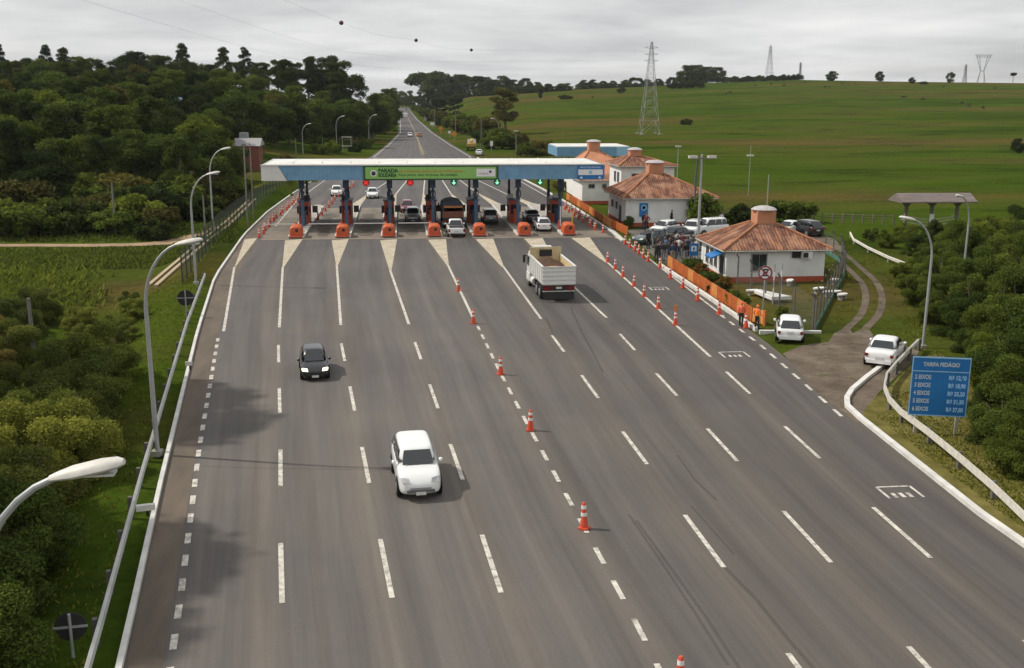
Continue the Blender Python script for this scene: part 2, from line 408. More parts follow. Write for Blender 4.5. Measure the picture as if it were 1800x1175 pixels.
tag(mk.build('road_marking', [PAINT, CREAM, YEL, SEAM]), kind='structure')
# tyre marks, and one thin dark joint line across the lanes
SKID_JOINT = M('tyre_rubber_and_joint_mark', (0.050, 0.047, 0.044), 0.9, var=.3, alpha=0.20)
sk = MB()
def skid_or_joint(pts, w):
    P = [gp(*p) for p in pts]
    for a, b in zip(P, P[1:]): strip(sk, a, b, w, 0.010)
skid_or_joint([(1003, 540), (1022, 583), (1042, 620), (1060, 655)], .16); skid_or_joint([(960, 560), (978, 600)], .14)
skid_or_joint([(1268, 992), (1330, 1055), (1390, 1130), (1430, 1175)], .14)
skid_or_joint([(1118, 915), (1180, 1000), (1240, 1085), (1300, 1175)], .12); skid_or_joint([(1105, 905), (1160, 985), (1220, 1075), (1280, 1170)], .10)
skid_or_joint([(1190, 800), (1222, 845), (1260, 880)], .1); skid_or_joint([(1215, 890), (1290, 975)], .08)
skid_or_joint([(355, 820), (440, 823), (560, 825), (695, 827)], .07)  # thin dark joint line running across the lanes
tag(sk.build('tyre_and_joint_mark', SKID_JOINT), kind='structure')
DRIP = M('oil_drip', (0.045, 0.040, 0.034), 0.7, var=.3, alpha=.28)
od = MB(); rs = random.Random(8)
for k_ in range(6):
    xc = -8.6 + 4.88 * k_
    for j in range(5):
        y0 = 113 + j * 4.2; w = .55 + .5 * rs.random(); x0 = xc + rs.uniform(-.3, .3)
        od.add([(x0 + w * math.cos(a) * (1 + .3 * rs.random()), y0 + 2.1 * math.sin(a) * (1 + .3 * rs.random()), .0125) for a in [i * PI / 6 for i in range(12)]], [tuple(range(12))])
tag(od.build('oil_stain', DRIP), kind='structure')
# litter on the asphalt
# kerbs
WKERB = M('whitewashed_kerb', (0.60, 0.59, 0.56), 0.8, var=.18, scale=1.2, detail=8)
GKERB = M('grey_kerb', (0.40, 0.37, 0.33), 0.85, var=.25, scale=1)
def wall_along(mb, P, w, h, z0=-0.15, mi=0):
    """a low wall of rectangular section along a ground polyline"""
    P = [Vector(p[:2]) for p in P]; n = len(P); rings = []
    for i in range(n):
        d = (P[min(i + 1, n - 1)] - P[max(i - 1, 0)]).normalized(); q = Vector((-d.y, d.x)) * w / 2
        a, b = P[i] - q, P[i] + q
        rings.append([(a.x, a.y, z0), (b.x, b.y, z0), (b.x, b.y, h), (a.x, a.y, h)])
    mb.loft(rings, True, True, mi, False)
kb = MB(); wall_along(kb, [(xl(y) - .1, y) for y in range(14, 240, 5)], .17, .16)
tag(kb.build('kerb', WKERB), kind='structure')
kb = MB(); wall_along(kb, [(interp(y, RIGHT) + .12, y) for y in (10, 20, 26, 33, 38, 42, 44.5)] + [(21.75, 46.3), (22.3, 47.6), (23.2, 49), (25.0, 51.2), (27.6, 54.2), (29.6, 56.6)], .26, .17)
tag(kb.build('kerb', WKERB), kind='structure')
kb = MB(); wall_along(kb, [(23.05, 63.2), (23.05, 66), (23.15, 75), (23.2, 89.3)], .24, .18)
wall_along(kb, [(23.05, 104.5), (23.45, 112), (23.5, 141), (22.9, 165), (21.2, 205), (18.6, 247)], .24, .18)
tag(kb.build('kerb', WKERB), kind='structure')
kb = MB(); wall_along(kb, [tuple(gp(1335, 585))[:2], tuple(gp(1443, 586))[:2]], .28, .16)
tag(kb.build('kerb', WKERB), kind='structure')
def flat(name, px, z, mat, pz=0.0, kind='structure'):
    P = [gp(*p, pz) for p in px]; m_ = MB(); m_.add([(p.x, p.y, z) for p in P], [tuple(range(len(P)))[::-1]])
    o = m_.build(name, mat); tag(o, kind=kind); return o
def gravel_mat():
    mt, n, k, b = nodes_mat('stony_gravel'); v = mapping(n, k, (1, 1, 1))
    a = noise(n, k, v, .45, 7, .65); f = noise(n, k, v, 6.0, 6, .8); g_ = noise(n, k, v, .8, 8, .7)
    c = ramp(n, k, a, [(.34, (.092, .072, .056)), (.5, (.135, .108, .085)), (.66, (.175, .148, .115))])
    c = mixc(n, k, 1.0, c, ramp(n, k, f, [(.25, (.72, .72, .72)), (.75, (1.28, 1.28, 1.28))]), 'MULTIPLY')
    c = mixc(n, k, ramp(n, k, g_, [(.55, (0, 0, 0)), (.66, (.85, .85, .85))]), c, (.066, .070, .020))
    k.new(c, b.inputs['Base Color']); b.inputs['Roughness'].default_value = 1.0; b.inputs['Specular IOR Level'].default_value = .05
    return mt
GRAV = gravel_mat()
DIRT = M('tan_dirt', (0.30, 0.20, 0.12), 0.95, var=.25, scale=.6, bump=.3, detail=8)
LOT = M('gravel_lot', (0.115, 0.105, 0.085), 0.95, var=.35, scale=.8, bump=.3, detail=8)
flat('gravel_apron', [(1376, 622), (1412, 607), (1470, 600), (1530, 590), (1590, 608), (1616, 618), (1600, 640), (1545, 690), (1523, 728), (1506, 744), (1436, 690)], .006, GRAV)
def track(name, px, w, z, mat, pz=0.0):
    P = [gp(*p, pz) for p in px]; Q = []
    for i in range(len(P) - 1):
        for j in range(4):
            t = j / 4; p0, p1, p2, p3 = P[max(i - 1, 0)], P[i], P[i + 1], P[min(i + 2, len(P) - 1)]
            Q.append(.5 * ((2 * p1) + (p2 - p0) * t + (2 * p0 - 5 * p1 + 4 * p2 - p3) * t * t + (3 * p1 - p0 - 3 * p2 + p3) * t ** 3))
    Q.append(P[-1]); m_ = MB(); rr = random.Random(3); A = []
    for i, p in enumerate(Q):
        d = (Q[min(i + 1, len(Q) - 1)] - Q[max(i - 1, 0)]).normalized(); q = Vector((-d.y, d.x, 0))
        ww = w(i / len(Q)) if callable(w) else w
        for s_ in (-1, -.33, .33, 1):
            v_ = p + q * s_ * ww / 2 * rr.uniform(.9, 1.12)
            A.append((v_.x, v_.y, T(v_.x, v_.y) + z if pz else z))
    fs = [(4 * i + j, 4 * i + j + 1, 4 * i + j + 5, 4 * i + j + 4) for i in range(len(Q) - 1) for j in range(3)]
    m_.add(A, fs, 0, True); o = m_.build(name, mat); tag(o, kind='structure'); return o
for s_ in (-1, 1):
    TR = [(1492, 606), (1504, 580), (1532, 548), (1532, 505), (1500, 470), (1468, 442), (1448, 424)]
    track('gravel_track', [(px + s_ * 16 * (py - 165) / 400, py) for px, py in TR], lambda t: .50 if t > .12 else 1.2, .017 + .004 * (s_ > 0), GRAV)
track('gravel_track', [(1465, 440), (1440, 420), (1400, 412), (1340, 410), (1270, 415)], lambda t: lerp(2.2, 4.0, t), .026, GRAV)
flat('parking_lot', [(1112, 418), (1160, 460), (1230, 478), (1236, 440), (1300, 425), (1440, 425), (1440, 408), (1330, 398), (1250, 396), (1100, 404)], .008, LOT)
track('dirt_track', [(-60, 434), (60, 433), (200, 432), (290, 428), (350, 420), (402, 415)], lambda t: lerp(1.8, 9, t ** 3), .06, DIRT, -2.8)
MOWN = M('mown_verge', (0.105, 0.098, 0.026), 1.0, var=.3, scale=.9, detail=9, spec=0, col2=(.15, .13, .045))
flat('verge', [(1830, 985), (1700, 892), (1600, 812), (1532, 748), (1516, 728), (1530, 706), (1560, 684), (1612, 630), (1655, 622), (1730, 690), (1780, 760), (1850, 850)], .014, MOWN)
# ------------------------------------------------------------------ toll plaza
WHITE = M('white_painted_metal', (0.70, 0.70, 0.68), 0.55, var=.10, scale=.5, detail=8)
ROOFW = M('white_roof_sheet', (0.66, 0.65, 0.61), 0.6, var=.16, scale=.35, detail=8)
BLUEC = M('blue_cladding', (0.155, 0.32, 0.49), 0.5, var=.14, scale=.7, detail=6)
DBLUE = M('dark_or_shaded_blue_steel', (0.022, 0.050, 0.105), 0.45, var=.2)
MBLUE = M('blue_grey_steel', (0.055, 0.11, 0.19), 0.5, var=.2)
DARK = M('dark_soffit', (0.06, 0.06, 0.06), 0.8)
BLACK = M('black_plastic', (0.015, 0.015, 0.016), 0.5)
STEEL = M('galvanised_steel', (0.36, 0.37, 0.37), 0.45, 0.55, var=.15)
ORANGE = M('orange_paint', (0.50, 0.098, 0.030), 0.55, var=.16, scale=1.5, detail=7)
REDOR = M('red_orange_panel', (0.42, 0.065, 0.025), 0.55, var=.18, scale=1.2)
GLASS = M('dark_window_glass', (0.018, 0.022, 0.028), 0.08, var=.1, spec=.7)
CONCR = M('concrete', (0.36, 0.34, 0.30), 0.85, var=.2, scale=1.2, detail=8)
GREEN = M('green_banner', (0.25, 0.50, 0.125), 0.6, var=.08)
DGREEN = M('dark_green_ink', (0.018, 0.075, 0.025), 0.6)
INKOR = M('amber_ink', (0.50, 0.17, 0.02), 0.6)
INKW = M('white_ink', (0.80, 0.80, 0.80), 0.5, var=.04)
INKP = M('purple_ink', (0.16, 0.06, 0.28), 0.6)
SIGNB = M('blue_sign_sheet', (0.014, 0.16, 0.44), 0.45, var=.10, scale=1)
PALEB = M('pale_blue_sheet', (0.30, 0.52, 0.72), 0.5)
RED = M('red_sheet', (0.50, 0.02, 0.02), 0.45)
ISX = [-11.0 + 4.88 * i for i in range(7)]
YF, YB = 115.6, 127.6; ZB, ZT = 5.6, 7.2; XA, XB = -15.0, 23.15
cn = thing('toll_canopy', 'wide white-roofed toll canopy with blue fascia spanning the whole road', 'canopy')
r = MB()
r.add([(XA + .1, YF + .1, ZT), (XB - .1, YF + .1, ZT), (XB - .1, YB - .1, ZT), (XA + .1, YB - .1, ZT), (XA + 4, (YF + YB) / 2, ZT + .22), (XB - 4, (YF + YB) / 2, ZT + .22)],
      [(0, 1, 5, 4), (1, 2, 5), (2, 3, 4, 5), (3, 0, 4)])
for i in range(1, 12):
    x = XA + i * (XB - XA) / 12; r.box((x, (YF + YB) / 2, ZT + .14), (.08, 7.0, .10))
r.build('roof', ROOFW, cn)
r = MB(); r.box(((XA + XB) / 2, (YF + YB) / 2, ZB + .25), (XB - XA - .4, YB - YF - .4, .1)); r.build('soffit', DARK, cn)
def corrugated(x0, x1, z0, z1, y, step=.22, amp=.035, cut=None):
    m_ = MB(); n = int((x1 - x0) / step); vs = []
    for i in range(n + 1):
        x = x0 + (x1 - x0) * i / n; yy = y - (amp if i % 2 else 0)
        lo = x if cut is None else max(x, cut(z0)) ; hi = x if cut is None else max(x, cut(z1))
        vs += [(lo, yy, z0), (hi, yy, z1)]
    return m_.add(vs, [(2 * i, 2 * i + 2, 2 * i + 3, 2 * i + 1) for i in range(n)])
corrugated(XA + 1.7, XB, ZB, ZT - .02, YF, cut=lambda z: XA + 1.75 + (ZT - z) * .62).build('fascia', BLUEC, cn)
m_ = MB(); m_.add([(XA, YF - .02, ZB - .05), (XA + 2.72, YF - .02, ZB - .05), (XA + 1.75, YF - .02, ZT + .04), (XA, YF - .02, ZT + .04)], [(0, 1, 2, 3)])
m_.box((XA, (YF + YB) / 2, (ZB + ZT) / 2), (.1, YB - YF, ZT - ZB + .08)); m_.build('end_panel', WHITE, cn)
m_ = MB(); m_.box((XB, (YF + YB) / 2, (ZB + ZT) / 2), (.1, YB - YF, ZT - ZB)); m_.build('end_fascia', BLUEC, cn)
m_ = MB(); m_.box(((XA + XB) / 2, YB, (ZB + ZT) / 2), (XB - XA, .1, ZT - ZB)); m_.build('rear_fascia', BLUEC, cn)
m_ = MB(); m_.box(((XA + XB) / 2, YF - .06, ZT + .06), (XB - XA + .1, .2, .13)); m_.build('roof_edge', WHITE, cn)
CURV = MB()
for i, x in enumerate(ISX):
    for yy, dx in ((117.3, .12), (125.6, -.05)):
        c = MB(); c.box((x + dx, yy, 1.9), (.34, .42, 3.2), mi=0); c.box((x + dx, yy, 4.55), (.26, .34, 2.3), mi=1)  # upper box in darker blue: the canopy's shade put into the colour
        if yy < 120: c.box((x + dx, yy, 5.1), (.62, .5, 1.1), mi=1)
        o = c.build('column', [MBLUE if yy < 120 else DBLUE, DBLUE], cn)
    h = MB(); h.loft([[Vector((x + .12 + (.26 + .06 * math.cos(b)) * math.cos(a), 116.95 + .06 * math.sin(b), 3.85 + (.52 + .06 * math.cos(b)) * math.sin(a))) for b in [k * PI / 3 for k in range(6)]] for a in [k * PI / 9 for k in range(19)]], True, False)
    h.build('cable_hoop', BLACK, cn)
# banner and flag sign hung on the fascia
bl, br = XA + 11.2, XA + 25.9
bn = thing('banner', 'long green banner with white emblem and slogan on the canopy fascia', 'banner', (0, YF - .12, 0))
bc = (bl + br) / 2; bw = br - bl
m_ = MB(); m_.box((bc, 0, (ZB + ZT) / 2 - .02), (bw + .3, .10, ZT - ZB + .02)); m_.build('frame', DGREEN, bn)
m_ = MB(); m_.box((bc, -.06, (ZB + ZT) / 2 - .02), (bw - .15, .04, ZT - ZB - .32)); m_.build('panel', GREEN, bn)
m_ = MB(); m_.lathe([(.0, .0), (.36, .0), (.36, -.012), (.0, -.012)], (bl + .98, -.083, 6.36), 24, 'y'); em = m_.build('emblem', INKW, bn)
m_ = MB(); m_.lathe([(.25, 0), (.25, -.01), (.22, -.01), (.22, 0), (.25, 0)], (bl + .98, -.098, 6.34), 20, 'y'); m_.box((bl + .98, -.102, 6.38), (.2, .006, .1)); m_.build('ring', M('grey_ink', (.30, .30, .33), .6), em)
text_mesh('PARADA', .56, 'lettering', DGREEN, bn, (bl + 1.5, -.085, 6.62), align='LEFT', bold=.03)
text_mesh('SOLIDÁRIA', .56, 'lettering', DGREEN, bn, (bl + 1.5, -.085, 6.12), align='LEFT', bold=.03, sx=.72)
text_mesh('Sua contribuição ajudou mais de 32.000 pessoas', .36, 'lettering', INKOR, bn, (bl + 3.75, -.085, 6.55), align='LEFT', bold=.006, sx=1.02)
text_mesh('Faça parte, doe na praça de pedágio', .36, 'lettering', DGREEN, bn, (bl + 3.75, -.085, 6.16), align='LEFT', bold=.004, sx=1.25)
m_ = MB(); m_.box((br - 1.25, -.085, 6.38), (2.1, .012, .86)); lp_ = m_.build('logo_panel', INKW, bn)
text_mesh('solidária', .34, 'lettering', INKP, bn, (br - 2.1, -.094, 6.28), align='LEFT')
m_ = MB(); m_.lathe([(0, 0), (.16, 0), (.16, -.01), (0, -.01)], (br - .75, -.093, 6.48), 14, 'y'); m_.build('logo_mark', INKP, bn)
fs_ = thing('flag_sign', 'blue and white banded sign at the right end of the canopy fascia', 'sign', (XB - 1.6, YF - .14, (ZB + ZT) / 2 - .05))
m_ = MB(); m_.box((0, 0, 0), (2.95, .08, 1.55)); m_.build('panel', SIGNB, fs_)
m_ = MB(); m_.box((0, -.05, .03), (2.82, .02, .62)); m_.build('band', INKW, fs_)
m_ = MB(); m_.lathe([(0, 0), (.2, 0), (.2, -.012), (0, -.012)], (0, -.063, .03), 16, 'y'); m_.build('emblem', PALEB, fs_)
text_mesh('PRAÇA DE PEDÁGIO', .26, 'lettering', INKW, fs_, (0, -.045, .56))
for s_ in (-1, 1):
    m_ = MB(); m_.add([(s_ * 1.05 - .17, -.046, -.66), (s_ * 1.05 + .17, -.046, -.66), (s_ * 1.05 + .1, -.046, -.5), (s_ * 1.05, -.046, -.42), (s_ * 1.05 - .1, -.046, -.5)], [(0, 1, 2, 3, 4)]); m_.build('arrow', INKW, fs_)
# lane signals
REDL = M('lit_red_signal', (0.9, 0.035, 0.03), .5, emit=.55); GRNL = M('lit_green_signal', (0.35, 0.95, 0.62), .5, emit=.9); GBOX = M('green_signal_disc', (0.012, 0.16, 0.06), .5)
for i, (xm, red) in enumerate([((ISX[1] + ISX[2]) / 2, 1), ((ISX[2] + ISX[3]) / 2, 1), ((ISX[3] + ISX[4]) / 2, 0), ((ISX[4] + ISX[5]) / 2, 0), ((ISX[5] + ISX[6]) / 2, 0)]):
    nm = ['leftmost', 'second'][i] + ' of the two red lane signals under the canopy' if red else ['leftmost', 'middle', 'rightmost'][i - 2] + ' of the three green arrow lane signals under the canopy'
    t = thing('lane_signal', nm, 'lane signal', (xm, YF + .15, 5.3), 0, 'lane signals under the canopy')
    m_ = MB(); m_.lathe([(0, 0.1), (.37, .1), (.40, .05), (.40, -.03), (.0, -.03)], (0, 0, 0), 18, 'y'); m_.build('disc', RED if red else GBOX, t)
    m_ = MB(); m_.box((0, .05, .38), (.06, .06, .3)); m_.build('hanger', STEEL, t)
    m_ = MB()
    if red:
        for a in (PI / 4, -PI / 4):
            d = Vector((math.cos(a), 0, math.sin(a))) * .27; q = Vector((-math.sin(a), 0, math.cos(a))) * .075
            m_.add([-d - q + Vector((0, -.045 - abs(a) * .004 * (a > 0), 0)), d - q + Vector((0, -.045 - abs(a) * .004 * (a > 0), 0)), d + q + Vector((0, -.045 - abs(a) * .004 * (a > 0), 0)), -d + q + Vector((0, -.045 - abs(a) * .004 * (a > 0), 0))], [(0, 1, 2, 3)])
    else:
        m_.add([(-.06, -.045, .27), (-.06, -.045, -.02), (-.25, -.045, -.02), (0, -.045, -.29), (.25, -.045, -.02), (.06, -.045, -.02), (.06, -.045, .27)], [tuple(range(7))])
    m_.build('lit_symbol', REDL if red else GRNL, t)
# islands, booths, noses, gates
for i, x in enumerate(ISX):
    w = ordw(i) + ' from the left'
    t = thing('traffic_island', 'raised concrete kerbed island under the toll booth, ' + w, 'traffic island', (x, 124, 0), 0, 'toll islands')
    m_ = MB(); P = [(-.72, -14.6), (.72, -14.6), (.72, 16), (.3, 17.5), (-.3, 17.5), (-.72, 16)]; m_.prism(P, -.1, .2); m_.build('slab', CONCR, t)
    m_ = MB()
    for s_ in (-1, 1): m_.box((s_ * .78, .7, .06), (.12, 30.4, .34))
    m_.build('edge_kerb', WKERB, t)
    t = thing('crash_cushion', 'bulging orange painted crash block with black eye ahead of booth, ' + w, 'crash barrier', (x, 110.6, .2), 0, 'orange crash blocks before the booths')
    prof = [(-1.0, .60, .95), (-.85, .66, 1.06), (-.2, .68, 1.16), (.6, .66, 1.12), (1.1, .6, .95), (1.25, .5, .8)]
    rings = [[(hw * sx, y, z * hz) for sx, z in ((-1, 0), (-1, .55), (-.86, .86), (-.5, 1.0), (.5, 1.0), (.86, .86), (1, .55), (1, 0))] for y, hw, hz in prof]
    m_ = MB(); m_.loft(rings); m_.build('body', ORANGE, t)
    m_ = MB(); m_.lathe([(0, 0), (.17, 0), (.17, -.03), (0, -.03)], (.12, -.99, .62), 14, 'y'); m_.build('reflector', BLACK, t)
    m_ = MB(); m_.box((0, -1.25, .0), (1.44, .5, .06)); m_.build('foot', REDOR, t)
    if i == 6:
        m_ = MB(); m_.tube([(.42, -.2, .9), (.42, -.2, 2.35)], .06, 8); m_.build('marker_post', M('yellow_post', (.55, .33, .06)), t)
    b = thing('toll_booth', 'narrow red-orange toll booth with dark window bands, ' + w, 'toll booth', (x, 121.4, .2), 0, 'toll booths in a row')
    m_ = MB(); m_.box((0, 0, .52), (1.15, 3.0, 1.04)); m_.box((0, 0, 2.37), (1.15, 3.0, .5)); 
    for sx in (-1, 1):
        for sy in (-1, 1): m_.box((sx * .52, sy * 1.44, 1.58), (.11, .12, 1.08))
    m_.build('cabin', REDOR, b)
    m_ = MB(); m_.box((0, 0, 1.58), (1.06, 2.9, 1.07)); m_.build('window_band', GLASS, b)
    m_ = MB(); m_.box((0, 0, 2.68), (1.4, 3.4, .1)); m_.build('roof', DBLUE, b)
    m_ = MB(); m_.box((-.3 if i % 2 else .25, .3, 2.95), (.62, .7, .42)); m_.build('air_unit', DARK if i < 4 else WHITE, b)
    m_ = MB(); m_.box((0.05, -2.5, .7), (.5, .55, 1.4)); m_.box((0.05, -2.5, 1.55), (.58, .62, .3)); m_.build('ticket_cabinet', REDOR if i % 2 else DBLUE, b)
    s_ = 1 if i < 4 else -1
    m_ = MB(); m_.box((-s_ * .74, .4, 1.5), (.34, 1.1, .85)); m_.build('service_window', DBLUE, b)
    m_ = MB(); m_.box((.95 * (1 if i < 4 else -1), 2.6, 1.3), (.62, .06, .8)); m_.build('side_screen', M('smoked_panel', (.10, .095, .085), .4), b)
for i, x in enumerate(ISX[:4]):
    t = thing('barrier_gate', 'white lowered barrier arm across lane left of booth, ' + ordw(i) + ' from the left', 'barrier gate', (x - .35, 113.6, .2), 0, 'barrier gates')
    m_ = MB(); m_.box((0, 0, .5), (.32, .36, 1.0)); m_.build('post', ORANGE, t)
    m_ = MB(); m_.box((-1.75, -.22, .86), (3.5, .05, .10)); m_.build('arm', WHITE, t)
t = thing('barrier_gate', 'raised barrier post with pink stripe beside the rightmost toll booth', 'barrier gate', (ISX[6] - .5, 113.4, .2), 0, 'barrier gates')
m_ = MB(); m_.box((0, 0, .5), (.3, .34, 1.0)); m_.build('post', ORANGE, t)
m_ = MB(); m_.box((.05, -.2, 1.5), (.10, .05, 2.2)); m_.build('arm', WHITE, t)

# ------------------------------------------------------------------ buildings
WALLW = M('white_stucco', (0.76, 0.755, 0.74), 0.85, var=.09, scale=.8, detail=9)
SALMON = M('salmon_stucco', (0.52, 0.235, 0.13), 0.85, var=.12, scale=.8)
SKIRT = M('brick_red_paint', (0.42, 0.085, 0.040), 0.8, var=.15)
def tile_mat():
    mt, n, k, b = nodes_mat('clay_roof_tile')
    uv = n.new('ShaderNodeUVMap'); sp = n.new('ShaderNodeSeparateXYZ'); k.new(uv.outputs[0], sp.inputs[0])
    v = mapping(n, k, (1, 1, 1))
    st = n.new('ShaderNodeCombineXYZ'); k.new(fmath(n, k, 'MULTIPLY', sp.outputs[0], 1.0), st.inputs[0]); k.new(fmath(n, k, 'MULTIPLY', sp.outputs[1], .22), st.inputs[1])
    a = noise(n, k, st.outputs[0], 2.2, 6, .7); bb = noise(n, k, v, .55, 6, .65)
    c = mixc(n, k, ramp(n, k, a, [(.37, (0, 0, 0)), (.53, (1, 1, 1))]), (.37, .165, .085), (.115, .045, .028))
    c = mixc(n, k, ramp(n, k, bb, [(.48, (0, 0, 0)), (.70, (.75, .75, .75))]), c, (.46, .26, .155))
    k.new(c, b.inputs['Base Color']); b.inputs['Roughness'].default_value = .85
    return mt
TILE = tile_mat()
def hip_face(me, A, B, C, D, step=.27, amp=.055):
    """a roof plane from eave A-B up to D-C with running tile rolls"""
    A, B, C, D = map(Vector, (A, B, C, D)); u = (B - A).normalized(); L = (B - A).length
    nrm = u.cross((D - A)).normalized()
    if nrm.z < 0: nrm = -nrm
    up = nrm.cross(u).normalized()
    if up.z < 0: up = -up
    hD, hC = (D - A).dot(u), (C - A).dot(u); Hh = (D - A).dot(up)
    n = max(4, int(L / step)); vs = []; uv = []
    for i in range(2 * n + 1):
        s_ = L * i / (2 * n)
        top = Hh
        if s_ < hD and hD > 1e-3: top = Hh * s_ / hD
        elif s_ > hC and L - hC > 1e-3: top = Hh * (L - s_) / (L - hC)
        off = nrm * (amp if i % 2 else 0)
        for j in range(3):
            tt = top * j / 2; vs.append(A + u * s_ + up * tt + off); uv.append((s_, tt))
    fs = [(3 * i + j, 3 * i + 3 + j, 3 * i + 4 + j, 3 * i + 1 + j) for i in range(2 * n) for j in range(2)]
    me.add(vs, fs); me.uv = getattr(me, 'uv', []) + uv
def hip_roof(name, x0, x1, y0, y1, ze, za, parent, ov=.45, tx=1.2, ty=1.2, cx=None, cy=None, mat=None):
    cx = (x0 + x1) / 2 if cx is None else cx; cy = (y0 + y1) / 2 if cy is None else cy
    a = [(x0 - ov, y0 - ov, ze), (x1 + ov, y0 - ov, ze), (x1 + ov, y1 + ov, ze), (x0 - ov, y1 + ov, ze)]
    b = [(cx - tx / 2, cy - ty / 2, za), (cx + tx / 2, cy - ty / 2, za), (cx + tx / 2, cy + ty / 2, za), (cx - tx / 2, cy + ty / 2, za)]
    m_ = MB(); m_.uv = []
    for i in range(4): hip_face(m_, a[i], a[(i + 1) % 4], b[(i + 1) % 4], b[i])
    me = m_.mesh('roof', mat or TILE); ul = me.uv_layers.new(name='UVMap')
    for lp in me.loops: ul.data[lp.index].uv = m_.uv[lp.vertex_index]
    o = bpy.data.objects.new('roof', me); COL.objects.link(o); o.parent = parent
    rg = MB()
    for i in range(4): rg.tube([Vector(a[i]) + Vector((0, 0, .06)), Vector(b[i]) + Vector((0, 0, .06))], .11, 6)
    rg.build('ridge_tile', TILE_P, o)
    ev = MB()
    for i in range(4): ev.tube([Vector(a[i]) - Vector((0, 0, .07)), Vector(a[(i + 1) % 4]) - Vector((0, 0, .07))], .07, 4)
    ev.build('eave_board', CONCR, o)
    return o
TILE_P = M('pale_ridge_tile', (.40, .17, .085), .85, var=.3, scale=1.5)
def cupola(x, y, z, w, h, parent, hat=True, hatr=None):
    m_ = MB(); m_.box((x, y, z + h / 2 - .35), (w, w, h + .7)); c = m_.build('cupola', SALMON, parent)
    if hat:
        q = hatr or w * .66
        m_ = MB(); m_.lathe([(0, .0), (q, .0), (q * 1.02, .06), (q * .8, .22), (q * .4, .33), (0, .36)], (x, y, z + h), 20); m_.build('cap', M('grey_metal_cap', (.42, .40, .40), .5, var=.2), c)
    return c
def window(parent, x, y, z, w, h, face='y', name='window'):
    """a framed pane set a little proud of a wall that faces -y or -x"""
    m_ = MB(); d = .05
    def bx(u, v, a, b, t, mi):
        if face == 'y': m_.box((x + u, y - t / 2, z + v), (a, t, b), mi=mi)
        else: m_.box((x - t / 2, y + u, z + v), (t, a, b), mi=mi)
    bx(0, 0, w, h, .02, 0); f = m_.build('window', GLASS, parent)
    m_ = MB()
    for u, v, a, b in ((0, h / 2, w + .12, .07), (0, -h / 2, w + .16, .09), (-w / 2, 0, .07, h - .08), (w / 2, 0, .07, h - .08), (0, 0, .04, h - .1)): bx(u, v, a, b, .07, 0)
    m_.build('frame', M('window_frame', (.20, .20, .20), .5), f)
    return f
def house(name, label, x0, x1, y0, y1, zw, za, skirt=True, cat='building', cup=(1.2, 1.2), tx=1.3, cxy=(None, None), ov=.45, hat=True):
    t = thing(name, label, cat, (0, 0, 0))
    m_ = MB(); m_.box(((x0 + x1) / 2, (y0 + y1) / 2, zw / 2 - .1), (x1 - x0, y1 - y0, zw + .2)); m_.build('wall', WALLW, t)
    if skirt:
        m_ = MB()
        m_.box(((x0 + x1) / 2, y0, .22), (x1 - x0 + .06, .06, .46)); m_.box((x0, (y0 + y1) / 2, .22), (.05, y1 - y0 - .06, .46)); m_.box((x1, (y0 + y1) / 2, .22), (.05, y1 - y0 - .06, .46))
        m_.build('skirting', SKIRT, t)
    cx = cxy[0] or (x0 + x1) / 2; cy = cxy[1] or (y0 + y1) / 2
    hip_roof('roof', x0, x1, y0, y1, zw, za, t, ov, tx, tx, cx, cy)
    cupola(cx, cy, za, cup[0], cup[1], t, hat)
    return t
g = house('guard_house', 'small white guard house with clay hip roof behind the round sign', 26.35, 34.7, 80.2, 87.2, 2.7, 4.45, cup=(1.6, 1.1), tx=1.65)
window(g, 29.1, 80.17, 1.65, 1.25, 1.35)
for yy in (82.9, 84.1, 85.3): window(g, 26.32, yy, 1.6, .5, 1.3, 'x')
m_ = MB(); m_.box((26.33, 81.3, 1.02), (.06, .85, 2.05)); d = m_.build('door', M('dark_door', (.05, .06, .07), .5), g)
m_ = MB(); m_.box((26.26, 81.6, 1.0), (.05, .05, .14)); m_.build('handle', STEEL, d)
m_ = MB(); m_.add([(26.35, 80.6, 2.45), (26.35, 82.4, 2.45), (25.2, 82.4, 2.05), (25.2, 80.6, 2.05), (25.2, 80.6, 1.9), (25.2, 82.4, 1.9)], [(0, 1, 2, 3), (3, 2, 5, 4), (0, 3, 4), (1, 5, 2)]); m_.build('awning', SIGNB, g)
m_ = MB(); m_.box((33.0, 79.95, 2.28), (.85, .45, .55)); ac = m_.build('air_conditioner', WHITE, g)
m_ = MB(); m_.box((32.85, 79.71, 2.28), (.42, .03, .42)); m_.build('fan_grille', BLACK, ac)
m_ = MB(); m_.box((32.2, 80.12, 2.25), (.7, .1, .5)); m_.build('vent', BLACK, g)
h = house('control_building', 'white building with broad clay hip roof and blue poster on its wall', 26.0, 36.3, 116.6, 126.5, 3.3, 5.75, cup=(1.8, 1.25), tx=1.9, ov=.55, cxy=(30.5, 121.6))
m_ = MB(); m_.box((25.95, 119.5, 1.1), (.06, 1.0, 2.15)); d = m_.build('door', M('dark_door', (.05, .06, .07), .5), h)
m_ = MB(); m_.box((25.89, 119.9, 1.05), (.05, .05, .14)); m_.build('handle', STEEL, d)
for yy in (121.5, 124): window(h, 25.97, yy, 2.0, .9, .8, 'x')
t = thing('poster', 'blue wall poster with white swoosh on the white control building', 'poster', (28.1, 116.55, 1.95))
m_ = MB(); m_.box((0, -.03, 0), (1.0, .05, 1.55)); m_.build('panel', SIGNB, t)
m_ = MB(); m_.lathe([(.34, 0), (.34, -.012), (.2, -.012), (.2, 0), (.34, 0)], (0, -.063, .25), 20, 'y'); m_.build('emblem', PALEB, t)
